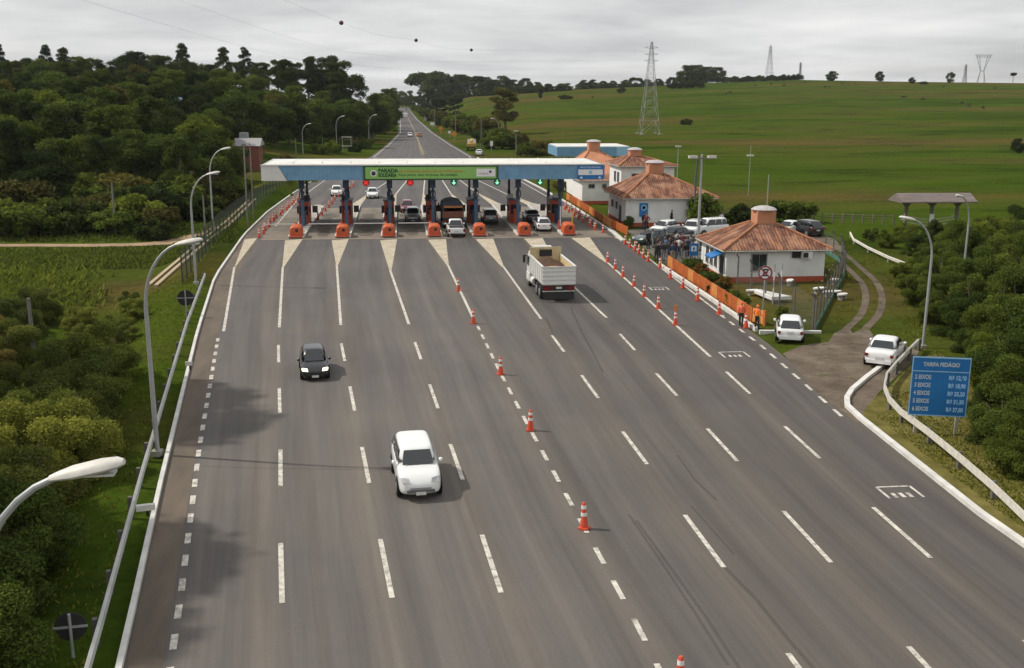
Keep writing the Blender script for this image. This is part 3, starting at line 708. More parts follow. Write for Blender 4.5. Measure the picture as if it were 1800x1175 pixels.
h = house('watch_tower', 'tall white two-storey block with small hip roof behind the control building', 28.6, 35.6, 131.5, 139, 5.95, 7.1, skirt=False, cup=(1.5, .75), tx=1.4, cxy=(30.9, 134.2))
window(h, 30.6, 131.47, 4.3, 1.2, 1.3); 
for yy in (133.2, 135.2): window(h, 28.57, yy, 4.4, .8, 1.3, 'x')
window(h, 28.57, 133.6, 1.6, 1.6, 1.9, 'x', 'window')
m_ = MB(); m_.box((27.7, 132.6, 2.55), (1.9, 1.3, .16)); m_.build('porch_slab', DARK, h)
h = house('annex_building', 'low white annex with clay roof beside the kerb past the canopy end', 25.3, 29.4, 141.5, 149.5, 3.3, 4.6, cup=(.9, .6), tx=1.0, hat=False)
window(h, 28.4, 141.47, 2.5, .55, .5)
window(h, 26.6, 141.47, 2.5, .8, .5)
h = house('salmon_building', 'salmon-roofed building with square chimney cupola beyond the canopy end', 26.2, 35.0, 152.0, 163.0, 3.4, 6.5, skirt=False, cup=(1.7, 1.4), tx=1.8, cxy=(29.6, 156.5))
for c_ in h.children:
    if c_.name.startswith('roof'): c_.data.materials[0] = SALMON
window(h, 29, 151.97, 2.6, 1.2, 1.2)
# far blue canopy
t = thing('service_canopy', 'flat blue canopy with white roof standing beyond the toll buildings', 'canopy', (0, 0, 0))
cx0, cx1, cy0, cy1 = 34.4, 50.6, 224, 238
A = gp(972, 277, 0)
m_ = MB(); m_.prism([(cx0 + .2, cy0 + .2), (cx1 - .2, cy0 + .2), (cx1 - .2, cy1 - .2), (cx0 + .2, cy1 - .2)], 3.5, 3.85); m_.build('roof', ROOFW, t)
m_ = MB(); 
for a, b in (((cx0, cy0), (cx1, cy0)), ((cx0, cy1), (cx1, cy1))): m_.box(((a[0] + b[0]) / 2, a[1], 2.7), (b[0] - a[0], .16, 2.0))
for x in (cx0, cx1): m_.box((x, (cy0 + cy1) / 2, 2.7), (.16, cy1 - cy0 - .2, 2.0))
m_.build('fascia', BLUEC, t)
m_ = MB(); m_.box((cx1 - 1.6, cy0 - .12, 2.75), (3.0, .06, 1.9)); m_.build('panel', PALEB, t)
for x in (cx0 + 3, cx1 - 3):
    for y in (cy0 + 3, cy1 - 3):
        m_ = MB(); m_.box((x, y, .8), (.4, .4, 1.8)); m_.build('column', WHITE, t)

# ------------------------------------------------------------------ street lamps and poles
GALV = M('lamp_pole_steel', (0.40, 0.41, 0.41), 0.5, 0.35, var=.12, scale=1)
LHEAD = M('lamp_head_paint', (0.62, 0.60, 0.55), 0.5, var=.15)
def lamp_proto():
    t = thing('street_lamp', 'x', 'street lamp', (0, 0, 0), 0, 'curved street lamps')
    pts = [(0, 0, -3.5), (0, 0, 3), (0, 0, 6.4)]
    for a in np.linspace(0, 1, 9)[1:]: pts.append((1.45 * (1 - math.cos(a * PI / 2 * .86)) / (1 - math.cos(PI / 2 * .86)), 0, 6.4 + 2.75 * math.sin(a * PI / 2 * .86)))
    rad = [.11, .10, .085] + [.07 - .002 * i for i in range(8)]
    m_ = MB(); m_.tube(pts, rad, 10); m_.build('pole', GALV, t)
    e = Vector(pts[-1]); d = (e - Vector(pts[-2])).normalized(); d = Vector((d.x, 0, .18)).normalized()
    up = Vector((-d.z, 0, d.x)); rings = []
    for s_, w, h in ((-.06, .07, .06), (.06, .11, .09), (.3, .19, .13), (.75, .20, .14), (1.0, .17, .11), (1.1, .09, .06)):
        c = e + d * s_; rings.append([c + Vector((0, 1, 0)) * (w * math.cos(b)) + up * (h * math.sin(b) * (1 if math.sin(b) > 0 else .55)) for b in [k * PI / 6 for k in range(12)]])
    m_ = MB(); m_.loft(rings); hd = m_.build('lamp_head', LHEAD, t)
    m_ = MB(); c = e + d * .62 - up * .075
    m_.box((c.x, 0, c.z), (.62, .24, .035)); m_.build('lens', M('lamp_lens', (.55, .55, .52), .2), hd)
    m_ = MB(); m_.box((0, 0, .1), (.4, .4, .24)); m_.build('base', CONCR, t)
    return t
LP = lamp_proto()
def z_of(p): return T(p.x, p.y)
def lampat(p, label, rz=0, sc=1.0, g=None):
    o = another(LP, USED, (p.x, p.y, T(p.x, p.y)), rz, label, g); o.scale = (sc, sc, sc); return o
L0 = gp(216, 812, 9.3); L0 = Vector((L0.x - 2.5, L0.y - .1, 0))
def lampz(p, label, rz=0, sc=1.0):
    o = another(LP, USED, (p.x, p.y, 0.0), rz, label, 'curved street lamps'); o.scale = (sc, sc, sc); return o
lampz(L0, 'nearest curved street lamp, its arm reaching in from the lower left corner', .03, 1.0)
lampz(gp(277, 800), 'tall curved grey street lamp beside the left guardrail above the bushes', -.12, .99)
lampz(gp(345, 500), 'curved street lamp on the left bank by the round sign back', -.1, .96)
lampz(gp(375, 402), 'curved street lamp beside the dirt track end, left of the plaza', -.05, .97)
lampz(gp(533, 278), 'small curved lamp before the trees, leftmost of three behind the canopy', 0, .86)
lampz(gp(592, 263), 'small curved lamp before the trees, middle of three behind the canopy', 0, .96)
lampz(gp(649, 258), 'small curved lamp at the far road edge, rightmost of three behind the canopy', 0, .97)
lampz(gp(1622, 612), 'tall curved street lamp rising behind the blue price sign', PI - .08, .86)
lampz(gp(1690, 512), 'curved street lamp over the bushes beside the wooden gate', PI + .5, .82)
lampz(gp(877, 262), 'small curved lamp on the right of the far road by the tall tree', PI, .9)
def pole(name, label, p, h, r, mat, extra=None, cat='pole', lean=0):
    t = thing(name, label, cat, (p.x, p.y, T(p.x, p.y)))
    m_ = MB(); m_.tube([(0, 0, -.3), (0, 0, h * .5), (lean, 0, h)], [r, r * .85, r * .65], 8); m_.build('shaft', mat, t)
    if extra: extra(t)
    return t
POLEC = M('weathered_pole', (0.19, 0.18, 0.16), .85, var=.2)
def xarm(t):
    m_ = MB(); m_.box((0, -.15, 9.55), (2.0, .12, .14)); m_.build('crossarm', POLEC, t)
    for s_ in (-.85, .85):
        m_ = MB(); m_.box((s_, -.18, 9.66), (.75, .4, .22)); m_.build('floodlight', LHEAD, t)
    m_ = MB(); m_.tube([(-.35, .1, 9.4), (-.42, .2, 7.5), (-.38, .15, 5.6)], [.09, .12, .06], 8); m_.build('cable_bundle', M('dark_cable_bundle', (.10, .10, .11), .6), t)  # dark bundle of cables hanging down the shaft
pole('utility_pole', 'tall grey utility pole with floodlights standing before the guard house', gp(1225, 467), 9.9, .14, GALV, xarm, 'utility pole')
def cap2(t):
    m_ = MB(); m_.box((0, 0, 9.3), (.5, .3, .25)); m_.build('bracket', POLEC, t)
pole('utility_pole', 'tall plain pole at the plaza left edge in front of the brick house', gp(436, 397), 9.3, .11, POLEC, cap2, 'utility pole')
pole('utility_pole', 'second slim pole close behind the tall plain pole left of the plaza', gp(446, 384), 9.0, .085, POLEC, None, 'utility pole')
pole('post', 'short bare grey post on the left bank near the lamp by the dirt track', gp(364, 455, -1.5), 5.2, .10, POLEC)
pole('post', 'weathered concrete post standing in the field by the left wood', gp(204, 415, -2.8), 6.5, .16, POLEC)
pole('post', 'pale weathered post half sunk in the bushes of the left field', gp(62, 640, -2.8), 4.5, .17, POLEC)
pole('post', 'short bare pole right behind the left end of the canopy', gp(521, 285), 4.7, .15, POLEC)
pole('mast', 'thin mast standing in the field behind the guard house cupola', gp(1346, 398), 6.0, .07, GALV)
def smallhead(t):
    m_ = MB(); m_.box((0, 0, 6.1), (1.0, .35, .22)); m_.build('lamp_head', LHEAD, t)
pole('yard_lamp', 'small twin yard lamp on thin pole behind the control building', gp(1190, 318), 6.0, .08, GALV, smallhead, 'yard lamp')
pole('yard_lamp', 'small lone yard lamp in the meadow above the guard house', gp(1315, 345), 7.6, .05, GALV, smallhead, 'yard lamp')
pole('yard_lamp', 'small yard lamp in the meadow left of the far blue canopy', gp(907, 275), 5.4, .08, GALV, smallhead, 'yard lamp')
for i, (px, py, hh) in enumerate([(846, 262, 8), (801, 246, 9), (764, 226, 9), (567, 262, 8), (618, 255, 8)]):
    pole('utility_pole', 'thin distant roadside pole beyond the canopy, ' + ordw([2, 1, 0, 0, 1][i]) + (' right of the far road' if i < 3 else ' left of the far road'), gp(px, py), hh, .13, POLEC, None, 'utility pole')

# ------------------------------------------------------------------ transmission towers and line
TOWER = M('lattice_tower_steel', (0.30, 0.31, 0.32), .6, .3, var=.1)
def lattice(name, label, p, h, b, thick, portal=False):
    t = thing(name, label, 'transmission tower', (p.x, p.y, T(p.x, p.y) - .3), 0, 'lattice transmission towers')
    m_ = MB()
    def leg(z): return b / 2 * (1 - z / h * .93) if z < h * .72 else lerp(b / 2 * (1 - .72 * .93), .25, (z / h - .72) / .28)
    if not portal:
        lv = [0, .16, .3, .42, .53, .62, .70, .77, .84, .90, .96, 1.0]
        for a, c in zip(lv, lv[1:]):
            za, zc = a * h, c * h; wa, wc = leg(za), leg(zc)
            A = [(-wa, -wa, za), (wa, -wa, za), (wa, wa, za), (-wa, wa, za)]; C = [(-wc, -wc, zc), (wc, -wc, zc), (wc, wc, zc), (-wc, wc, zc)]
            for i in range(4):
                j = (i + 1) % 4
                m_.tube([A[i], C[i]], thick, 4, smooth=False); m_.tube([A[i], C[j]], thick * .55, 4, smooth=False); m_.tube([A[j], C[i]], thick * .55, 4, smooth=False); m_.tube([C[i], C[j]], thick * .55, 4, smooth=False)
        m_.build('lattice_frame', TOWER, t)
        for z in (.80, .87, .94):
            m_ = MB(); w = h * .075
            for s_ in (-1, 1):
                m_.tube([(0, 0, z * h + .3), (s_ * w, 0, z * h)], thick * .8, 4, smooth=False); m_.tube([(0, 0, z * h - .5), (s_ * w, 0, z * h)], thick * .8, 4, smooth=False)
            m_.build('crossarm', TOWER, t)
        for s_ in (-1, 1):
            for q in (-1, 1):
                m_ = MB(); m_.box((s_ * b / 2, q * b / 2, .2), (1.1, 1.1, .9)); m_.build('footing', CONCR, t)
    else:
        for s_ in (-1, 1):
            m_.tube([(s_ * .12 * h, 0, 0), (s_ * .06 * h, 0, h * .5), (s_ * .24 * h, 0, h)], thick, 4, smooth=False)
            m_.tube([(s_ * .18 * h, 0, 0), (s_ * .06 * h, 0, h * .5), (s_ * .14 * h, 0, h)], thick, 4, smooth=False)
        m_.tube([(-.3 * h, 0, h), (.3 * h, 0, h)], thick, 4, smooth=False); m_.tube([(-.26 * h, 0, h * .94), (.26 * h, 0, h * .94)], thick, 4, smooth=False); m_.tube([(-.08 * h, 0, h * .5), (.08 * h, 0, h * .5)], thick, 4)
        m_.build('lattice_frame', TOWER, t)
    return t
pT = gp(1140, 246)
lattice('transmission_tower', 'tall steel lattice pylon standing in the meadow behind the toll buildings', pT, 30.4, 6.2, .068)
for px, ds, h_, b_, th, po, lb in [(1348, 960, 33, 7, .12, False, 'pylon on the hill skyline, nearest to the big oak clump'), (1402, 1050, 23, 4, .2, False, 'tiny thin pylon on the skyline right of the bush row'), (1691, 1080, 24, 4.5, .2, False, 'slim pylon on the right skyline beside the forked pylon'),
                              (1720, 980, 26, 5, .24, True, 'forked pylon with wide top bar on the right skyline'), (1621, 1150, 11, 5, .2, True, 'low forked pylon between two hilltop trees on the skyline')]:
    lattice('transmission_tower', lb, gd(px, ds), h_, b_, th, po)
WIRE = M('power_line_wire', (.10, .10, .10), .6)
BALL = M('maroon_marker_ball', (.10, .025, .03), .5)
balls = [(602, 47, 216), (731, 75, 268), (827, 91, 312)]
BP = [gd(px, ds) + Vector((0, 0, CAMH + (165 + .0044 * (px - 900) - py) / 1849 * ds)) for px, py, ds in balls]
topT = Vector((pT.x, pT.y, 28.9))
st_ = BP[0] + (BP[0] - BP[1]) * 2.6 + Vector((0, 0, 9))
def wire(label, P, r=.012):
    P = [Vector(p) for p in P]; Q = []
    for i in range(len(P) - 1):
        p0, p1, p2, p3 = P[max(i - 1, 0)], P[i], P[i + 1], P[min(i + 2, len(P) - 1)]
        for j in range(6):
            t = j / 6; Q.append(.5 * ((2 * p1) + (p2 - p0) * t + (2 * p0 - 5 * p1 + 4 * p2 - p3) * t * t + (3 * p1 - p0 - 3 * p2 + p3) * t ** 3))
    Q.append(P[-1]); m_ = MB(); m_.tube(Q, r, 5); o = m_.build('power_line', WIRE); return tag(o, label, 'power line', 'power lines over the road')
wire('thin power line carrying three dark marker balls across the sky', [st_, BP[0], BP[1], BP[2], topT])
for i, dz in enumerate((-2.6, -5.0)):
    o_ = Vector((-9 - 6 * i, -14 - 8 * i, 0))
    wire('bare power line below the ball line in the left sky, ' + ('upper' if i == 0 else 'lower') + ' of the two', [st_ + o_ + Vector((0, 0, dz)), BP[0] + o_ + Vector((0, 0, dz - 1)), BP[1] + o_ + Vector((0, 0, dz - 1.6)), BP[2] + o_ * .6 + Vector((0, 0, dz - 1)), topT + Vector((0, 0, dz))], .011)
for i, p in enumerate(BP):
    m_ = MB(); m_.lathe([(.0, -.46), (.26, -.38), (.42, -.19), (.46, 0), (.42, .19), (.26, .38), (.0, .46)], p, 14)
    tag(m_.build('marker_ball', BALL), 'dark red marker ball on the power line, ' + ordw(i) + ' of three from the left', 'marker ball', 'marker balls on the power line')

# ------------------------------------------------------------------ signs
t = thing('price_sign', 'large blue toll price board on two grey posts by the right guardrail', 'sign', (0, 0, 0))
a, b = gp(1603, 762), gp(1677, 772); t.location = (a.x, a.y, 0); ang = -.25; t.rotation_euler = (0, 0, ang); t.scale = (.95, .95, .93); wd = 2.62
for x in (.12, 1.98):
    m_ = MB(); m_.box((x, .06, 1.0), (.12, .12, 3.2)); m_.build('post', M('sign_post', (.42, .39, .35), .8), t)
m_ = MB(); m_.box((wd / 2 - .28, 0, 2.42), (wd, .05, 2.94)); pn = m_.build('board', SIGNB, t)
m_ = MB(); 
for c, d in (((wd / 2 - .28, -.035, 3.86), (wd, .02, .05)), ((wd / 2 - .28, -.035, .97), (wd, .02, .05)), ((-.26, -.035, 2.42), (.04, .02, 2.84)), ((wd - .30, -.035, 2.42), (.04, .02, 2.84)), ((wd / 2 - .28, -.035, 3.18), (wd - .1, .02, .045))): m_.box(c, d)
m_.build('border', PALEB, pn)
SILV = M('silver_ink', (.55, .60, .62), .5, var=.05); LBL = M('light_blue_ink', (.36, .62, .90), .5, var=.05)
text_mesh('TARIFA PEDÁGIO', .27, 'lettering', SILV, t, (wd / 2 - .28, -.03, 3.52), bold=.008, sx=.78)
for i, (e_, pr_) in enumerate([('2 EIXOS', 'R$ 12,60'), ('3 EIXOS', 'R$ 18,90'), ('4 EIXOS', 'R$ 25,20'), ('5 EIXOS', 'R$ 31,50'), ('6 EIXOS', 'R$ 37,80')]):
    z = 2.88 - i * .40
    text_mesh(e_, .29, 'lettering', SILV, t, (-.12, -.03, z), align='LEFT', bold=.008, sx=.72)
    text_mesh(pr_, .29, 'lettering', LBL, t, (wd - .42, -.03, z), align='RIGHT', bold=.012, sx=.74)
p = gp(1341, 547)
t = thing('no_stopping_sign', 'round white and red no-stopping sign on a grey post', 'sign', (p.x, p.y, 0), -.15)
m_ = MB(); m_.tube([(0, .05, -.2), (0, .05, 3.2)], .045, 8); m_.build('post', GALV, t)
m_ = MB(); m_.lathe([(0, 0), (.5, 0), (.5, -.02), (0, -.02)], (0, 0, 2.75), 28, 'y'); m_.build('disc', INKW, t)
m_ = MB(); m_.lathe([(.50, -.01), (.50, -.034), (.405, -.034), (.405, -.01), (.5, -.01)], (0, 0, 2.75), 28, 'y'); m_.build('rim', M('sign_red', (.28, .02, .03), .5), t)
text_mesh('E', .72, 'letter', M('sign_black', (.02, .02, .03), .5), t, (0, -.024, 2.75), bold=.02)
m_ = MB()
for k_, a in enumerate((PI / 4, -PI / 4)): 
    d = Vector((math.cos(a), 0, math.sin(a))) * .42; q = Vector((-math.sin(a), 0, math.cos(a))) * .045; o_ = Vector((0, -.030 - .002 * k_, 2.75))
    m_.add([o_ - d - q, o_ + d - q, o_ + d + q, o_ - d + q], [(0, 1, 2, 3)])
m_.build('cross_bar', MATS['sign_red'], t)
p = gp(1218, 474)
t = thing('service_sign', 'blue square service sign with white symbol before the crowd', 'sign', (p.x, p.y, 0), -.1)
m_ = MB(); m_.tube([(0, .05, -.2), (0, .05, 1.5)], .04, 8); m_.build('post', GALV, t)
m_ = MB(); m_.box((0, 0, 1.75), (.75, .04, 1.05)); m_.build('panel', SIGNB, t)
m_ = MB(); m_.box((0, -.03, 1.85), (.46, .02, .46)); m_.build('symbol_panel', INKW, t)
m_ = MB(); m_.box((0, -.045, 1.83), (.16, .02, .26)); m_.box((0, -.03, 1.42), (.5, .02, .1)); m_.build('symbol', SIGNB, t)
DISC = M('sign_back_black', (.022, .022, .022), .7); 
def signback(label, p, z, r, h):
    t = thing('sign_back', label, 'sign', (p.x, p.y, T(p.x, p.y)), .1, 'backs of round signs on the left bank'); z0 = z - T(p.x, p.y)
    m_ = MB(); m_.tube([(0, -.05, -.2), (0, -.05, z0 + r * .95)], .045, 8); m_.build('post', GALV, t)
    m_ = MB(); m_.lathe([(0, .02), (r, .02), (r, 0), (0, 0)], (0, 0, z0), 26, 'y'); m_.build('disc', DISC, t)
    m_ = MB(); m_.box((0, -.025, z0), (r * 2.1, .04, .06)); m_.build('brace', GALV, t)
signback('black back of a round sign on the left bank beside the curved lamp', gp(326, 524, 1.35), 1.35, .55, 2.6)
signback('dark round sign back with cross brace at the lower left edge', gp(124, 1102, .9), .9, .42, 3)
OSIGN = M('orange_work_sign', (.62, .26, .03), .5)
for i, (px, py, k_) in enumerate([(775, 236, 1), (798, 247, 1), (790, 243, 0), (749, 214, 0), (760, 226, 0), (864, 266, 0)]):
    p = gp(px, py)
    lb = ['orange diamond work sign on the far right verge, farther of the two', 'orange diamond work sign on the far right verge, nearer of the two', 'small white sign between the orange diamond signs', 'tall white board sign on the far right verge', 'low whitish green sign on the far right verge', 'small white roadside plate near the far curved lamp'][i]
    t = thing('road_sign', lb, 'sign', (p.x, p.y, 0), 0, 'far roadside signs')
    m_ = MB(); m_.box((0, .05, 1.0), (.12, .1, 2.0)); m_.build('post', GALV, t); m_ = MB()
    if k_: m_.add([(0, 0, .9), (1.1, 0, 2.0), (0, 0, 3.1), (-1.1, 0, 2.0), (0, .04, .9), (1.1, .04, 2.0), (0, .04, 3.1), (-1.1, .04, 2.0)], [(0, 1, 2, 3), (7, 6, 5, 4), (0, 4, 5, 1), (1, 5, 6, 2), (2, 6, 7, 3), (3, 7, 4, 0)])
    else:
        w, h_ = [(0, 0), (0, 0), (.9, .9), (1.9, 2.8), (1.8, 1.3), (.8, 1.3)][i]; m_.box((0, 0, 2.0), (w, .05, h_))
    m_.build('panel', OSIGN if k_ else INKW, t)
# big roadside frames far left of the road
p = gp(610, 268); t = thing('billboard_frame', 'pale empty board frame by the trees left of the far road', 'billboard', (p.x, p.y, 0))
m_ = MB(); m_.box((-1.1, 0, 2.0), (.15, .15, 4)); m_.box((1.1, 0, 2.0), (.15, .15, 4)); m_.build('post', GALV, t)
for z in (3.9, 1.6): m_ = MB(); m_.box((0, -.1, z), (2.6, .1, .2)); m_.build('rail', LHEAD, t)

# ------------------------------------------------------------------ rails, fences
RAIL = M('guardrail_steel', (0.43, 0.43, 0.41), .5, .35, var=.16, scale=1.2)
def wbeam(P, z, h=.31):
    P = [Vector(p[:2]) for p in P]; rings = []
    for i, p in enumerate(P):
        d = (P[min(i + 1, len(P) - 1)] - P[max(i - 1, 0)]).normalized(); q = Vector((d.y, -d.x))
        rings.append([(p.x + q.x * o_, p.y + q.y * o_, z + zz) for o_, zz in ((0, -h / 2), (.08, -h * .36), (.08, -h * .16), (.0, 0), (.08, h * .16), (.08, h * .36), (0, h / 2), (-.02, h / 2), (-.02, -h / 2))])
    m_ = MB(); m_.loft(rings, True, True, 0, False); return m_
t = thing('guardrail', 'long grey steel guardrail along the left road edge', 'guardrail')
P = [(xl(y) - .75, y) for y in range(12, 87, 3)]
wbeam(P, .62).build('beam', RAIL, t)
for x, y in P[::1]:
    m_ = MB(); m_.box((x - .14, y, -.1), (.14, .16, 1.7)); m_.build('post', M('guardrail_post', (.12, .115, .105), .8), t)
t = thing('guardrail', 'white-grey curved guardrail in front of the blue price sign', 'guardrail')
P = [gp(*q) for q in [(1830, 968), (1800, 940), (1740, 880), (1680, 826), (1628, 782), (1580, 745), (1560, 722), (1552, 700), (1556, 680), (1572, 660), (1595, 635), (1612, 618)]]
Pq = []
for a, b in zip(P, P[1:]):
    Pq += [a, (a + b) / 2]
Pq.append(P[-1]); wbeam(Pq, .62, .33).build('beam', M('pale_guardrail', (.60, .57, .51), .6, var=.18), t)
for q in Pq[::2]:
    m_ = MB(); m_.box((q.x + .16, q.y + .1, .25), (.14, .14, 1.0)); m_.build('post', MATS['guardrail_post'], t)
t = thing('guardrail', 'low pale rail beside the gravel track below the wooden gate', 'guardrail')
P = [gp(*q) for q in [(1494, 418), (1500, 430), (1525, 445), (1560, 462), (1600, 478)]]
wbeam(P, .5, .28).build('beam', M('pale_guardrail', (.60, .57, .51)), t)
for q in P:
    m_ = MB(); m_.box((q.x + .1, q.y + .12, .15), (.12, .12, .7)); m_.build('post', CONCR, t)
for i, (px, py, sz) in enumerate([(256, 893, 1), (332, 640, .6)]):
    p = gp(px, py, .9); t = thing('delineator', ['white reflector box fixed above the left guardrail, nearer one', 'small white reflector on the left guardrail, farther one'][i], 'reflector', (p.x, p.y, .80), .2, 'reflectors on the left guardrail')
    m_ = MB(); m_.box((0, 0, .12), (.62 * sz, .18, .2)); m_.build('body', LHEAD, t); m_ = MB(); m_.box((0.05, -.0, -.06), (.1, .1, .3)); m_.build('bracket', BLACK, t)
# orange picket fences
OFEN = M('orange_fence_paint', (0.54, 0.155, 0.035), .6, var=.2, scale=2, detail=6); OPAL = M('pale_orange_post', (0.72, 0.33, 0.10), .6, var=.15)
def picket(label, P, h=1.0, step=1.7):
    t = thing('picket_fence', label, 'fence', group='orange fences by the toll buildings')
    for a, b in zip(P, P[1:]):
        a, b = Vector(a[:2]), Vector(b[:2]); L = (b - a).length; n = max(1, round(L / step)); ang = math.atan2(b.y - a.y, b.x - a.x)
        for i in range(n):
            c = a + (b - a) * ((i + .5) / n); m_ = MB(); w = L / n - .16
            m_.box((c.x, c.y, h * .52), (w, .05, h * .82), ang)
            k = int(w / .2)
            for j in range(k):
                q = c + (b - a).normalized() * (-w / 2 + (j + .5) * w / k); nn = Vector((math.sin(ang), -math.cos(ang))) * .04
                for s_ in (1, -1): m_.box((q.x + nn.x * s_, q.y + nn.y * s_, h * .53), (.10, .03, h * .94), ang)
            m_.build('panel', OFEN if i % 4 else OPAL, t)
        for i in range(n + 1):
            c = a + (b - a) * (i / n); m_ = MB(); m_.box((c.x, c.y, h * .5), (.13, .13, h * 1.08), ang); m_.build('post', OFEN, t)
picket('long orange picket fence along the kerb before the guard house', [(23.72, 88.4), (23.6, 75), (23.55, 65.6), (24.0, 64.4)], 1.0)
picket('orange picket fence along the kerb before the control building', [(24.2, 148), (24.25, 130), (24.1, 118), (24.6, 109.2)], .95, 2.2)
# chain link fences
def link_mat(name, col, dens):
    mt, n, k, b = nodes_mat(name)
    v = mapping(n, k, (1, 1, 1)); sp = n.new('ShaderNodeSeparateXYZ'); k.new(v, sp.inputs[0])
    h_ = fmath(n, k, 'ADD', sp.outputs[0], sp.outputs[1])
    def band(a): return fmath(n, k, 'GREATER_THAN', fmath(n, k, 'FRACT', fmath(n, k, 'MULTIPLY', a, 9.0)), 1 - dens)
    al = fmath(n, k, 'MAXIMUM', band(fmath(n, k, 'ADD', h_, sp.outputs[2])), band(fmath(n, k, 'SUBTRACT', h_, sp.outputs[2])))
    k.new(al, b.inputs['Alpha']); b.inputs['Base Color'].default_value = col + (1,); b.inputs['Roughness'].default_value = .6
    return mt
LINK = link_mat('chain_link', (.13, .145, .14), .09); LINKG = link_mat('green_chain_link', (.035, .055, .035), .30)
def chain(label, P, h, step, mat, postm, bent=False, zf=None, lower=None):
    t = thing('chain_link_fence', label, 'fence')
    for a, b in zip(P, P[1:]):
        a, b = Vector(a[:2]), Vector(b[:2]); L = (b - a).length; n = max(1, round(L / step)); d = (b - a).normalized(); q = Vector((-d.y, d.x))
        for i in range(n + 1):
            if i == n and (b.x, b.y) != tuple(Vector(P[-1][:2])): continue
            c = a + (b - a) * (i / n); z = zf(c.x, c.y) if zf else 0
            m_ = MB(); pts = [(c.x, c.y, z - .3), (c.x, c.y, z + h)]
            if bent: pts += [(c.x - d.x * 0 - .28, c.y - .12, z + h + .38)]
            m_.tube(pts, .06, 6, smooth=False); m_.build('post', postm, t)
        for i in range(n):
            c, e_ = a + (b - a) * (i / n), a + (b - a) * ((i + 1) / n); z0 = zf(c.x, c.y) if zf else 0; z1 = zf(e_.x, e_.y) if zf else 0
            m_ = MB(); m_.quad((c.x, c.y, z0 + .05), (e_.x, e_.y, z1 + .05), (e_.x, e_.y, z1 + h), (c.x, c.y, z0 + h)); m_.build('mesh_panel', mat, t)
            if lower:
                m_ = MB(); ang = math.atan2(d.y, d.x); m_.box(((c.x + e_.x) / 2, (c.y + e_.y) / 2, (z0 + z1) / 2 + .18), ((e_ - c).length - .1, .05, .34), ang); m_.build('base_screen', lower, t)
FPOST = M('fence_post_concrete', (.13, .12, .11), .85)
P = [gp(*q) for q in [(1296, 500), (1345, 527), (1395, 557), (1428, 582)]]
chain('wire yard fence with bent-top posts in front of the guard house', P, 2.2, 3.0, LINK, FPOST, True)
P = [gp(*q) for q in [(1432, 584), (1458, 535), (1484, 487), (1478, 462), (1450, 445)]]
chain('wire fence with green base net at the right side of the guard house yard', P, 2.2, 2.6, LINK, FPOST, True, None, M('green_shade_net', (.05, .16, .12), .8))
chain('dark green chain link fence along the left edge of the toll plaza', [(-17.6, 84), (-18.6, 100), (-19.2, 112), (-19.4, 128), (-18.9, 150), (-17.6, 172)], 2.6, 2.9, LINKG, M('green_fence_post', (.03, .045, .03), .7), False, lambda x, y: -.1)
# channel kerbs down the left bank
TANK = M('tan_kerb', (.42, .33, .21), .85, var=.2)
for i, q in enumerate([[(262, 500), (300, 474), (350, 440), (395, 405), (438, 366)], [(275, 515), (310, 488), (362, 450), (405, 418), (450, 372)]]):
    P = [gp(*a, -1.6) for a in q]; m_ = MB(); rings = []
    for p, pn_ in zip(P, P[1:] + P[-1:]):
        z = T(p.x, p.y); rings.append([(p.x - .16, p.y, z - .1), (p.x + .16, p.y, z - .1), (p.x + .16, p.y, z + .28), (p.x - .16, p.y, z + .28)])
    m_.loft(rings, True, True, 0, False); tag(m_.build('drain_kerb', TANK), kind='structure')
# wooden gate
WOODG = M('weathered_timber', (.20, .165, .135), .9, var=.3, scale=2, stretch=(.4, 3, 3)); ROOFG = M('grey_timber_roof', (.17, .14, .13), .9, var=.35, scale=1.5, stretch=(.3, 3, 1))
a, b = gp(1577, 402), gp(1692, 402)
t = thing('entrance_gate', 'wooden farm gate shelter with long low roof on three posts', 'gate', tuple((a + b) / 2), math.atan2(b.y - a.y, b.x - a.x) * .4)
L = (b - a).length
for i in range(3):
    m_ = MB(); x = -L / 2 + .8 + i * (L - 1.6) / 2; m_.box((x, 0, 1.6), (.32, .32, 3.4)); m_.tube([(x, 0, 2.5), (x - .8, 0, 3.25)], .09, 6); m_.tube([(x, 0, 2.5), (x + .8, 0, 3.25)], .09, 6); m_.build('post', WOODG, t)
m_ = MB(); e_ = L / 2 + .6
m_.add([(-e_, -1.8, 3.25), (e_, -1.8, 3.25), (e_, 0, 4.1), (-e_, 0, 4.1), (-e_, 1.8, 3.25), (e_, 1.8, 3.25), (-e_, -1.8, 3.12), (e_, -1.8, 3.12), (e_, 1.8, 3.12), (-e_, 1.8, 3.12)],
       [(0, 1, 2, 3), (3, 2, 5, 4), (6, 7, 1, 0), (8, 9, 4, 5), (1, 7, 8, 5, 2), (0, 3, 4, 9, 6), (9, 8, 7, 6)]); m_.build('roof', ROOFG, t)
m_ = MB(); m_.box((0.0, -.2, 1.25), (.55, .05, .9)); m_.build('notice_board', INKW, t)
for s_ in (-1, 1):
    m_ = MB()
    for z in (.25, .6, .95):
        m_.add([(s_ * .3, -.05, z), (s_ * .3, .05, z), (s_ * .3, .05, z + .12), (s_ * .3, -.05, z + .12), (s_ * (L / 2 - .9), -.05, z + .45), (s_ * (L / 2 - .9), .05, z + .45), (s_ * (L / 2 - .9), .05, z + .57), (s_ * (L / 2 - .9), -.05, z + .57)], [(0, 1, 2, 3), (7, 6, 5, 4), (0, 4, 5, 1), (1, 5, 6, 2), (2, 6, 7, 3), (3, 7, 4, 0)])
    m_.build('gate_leaf', M('pale_gate_paint', (.42, .42, .30), .8), t)
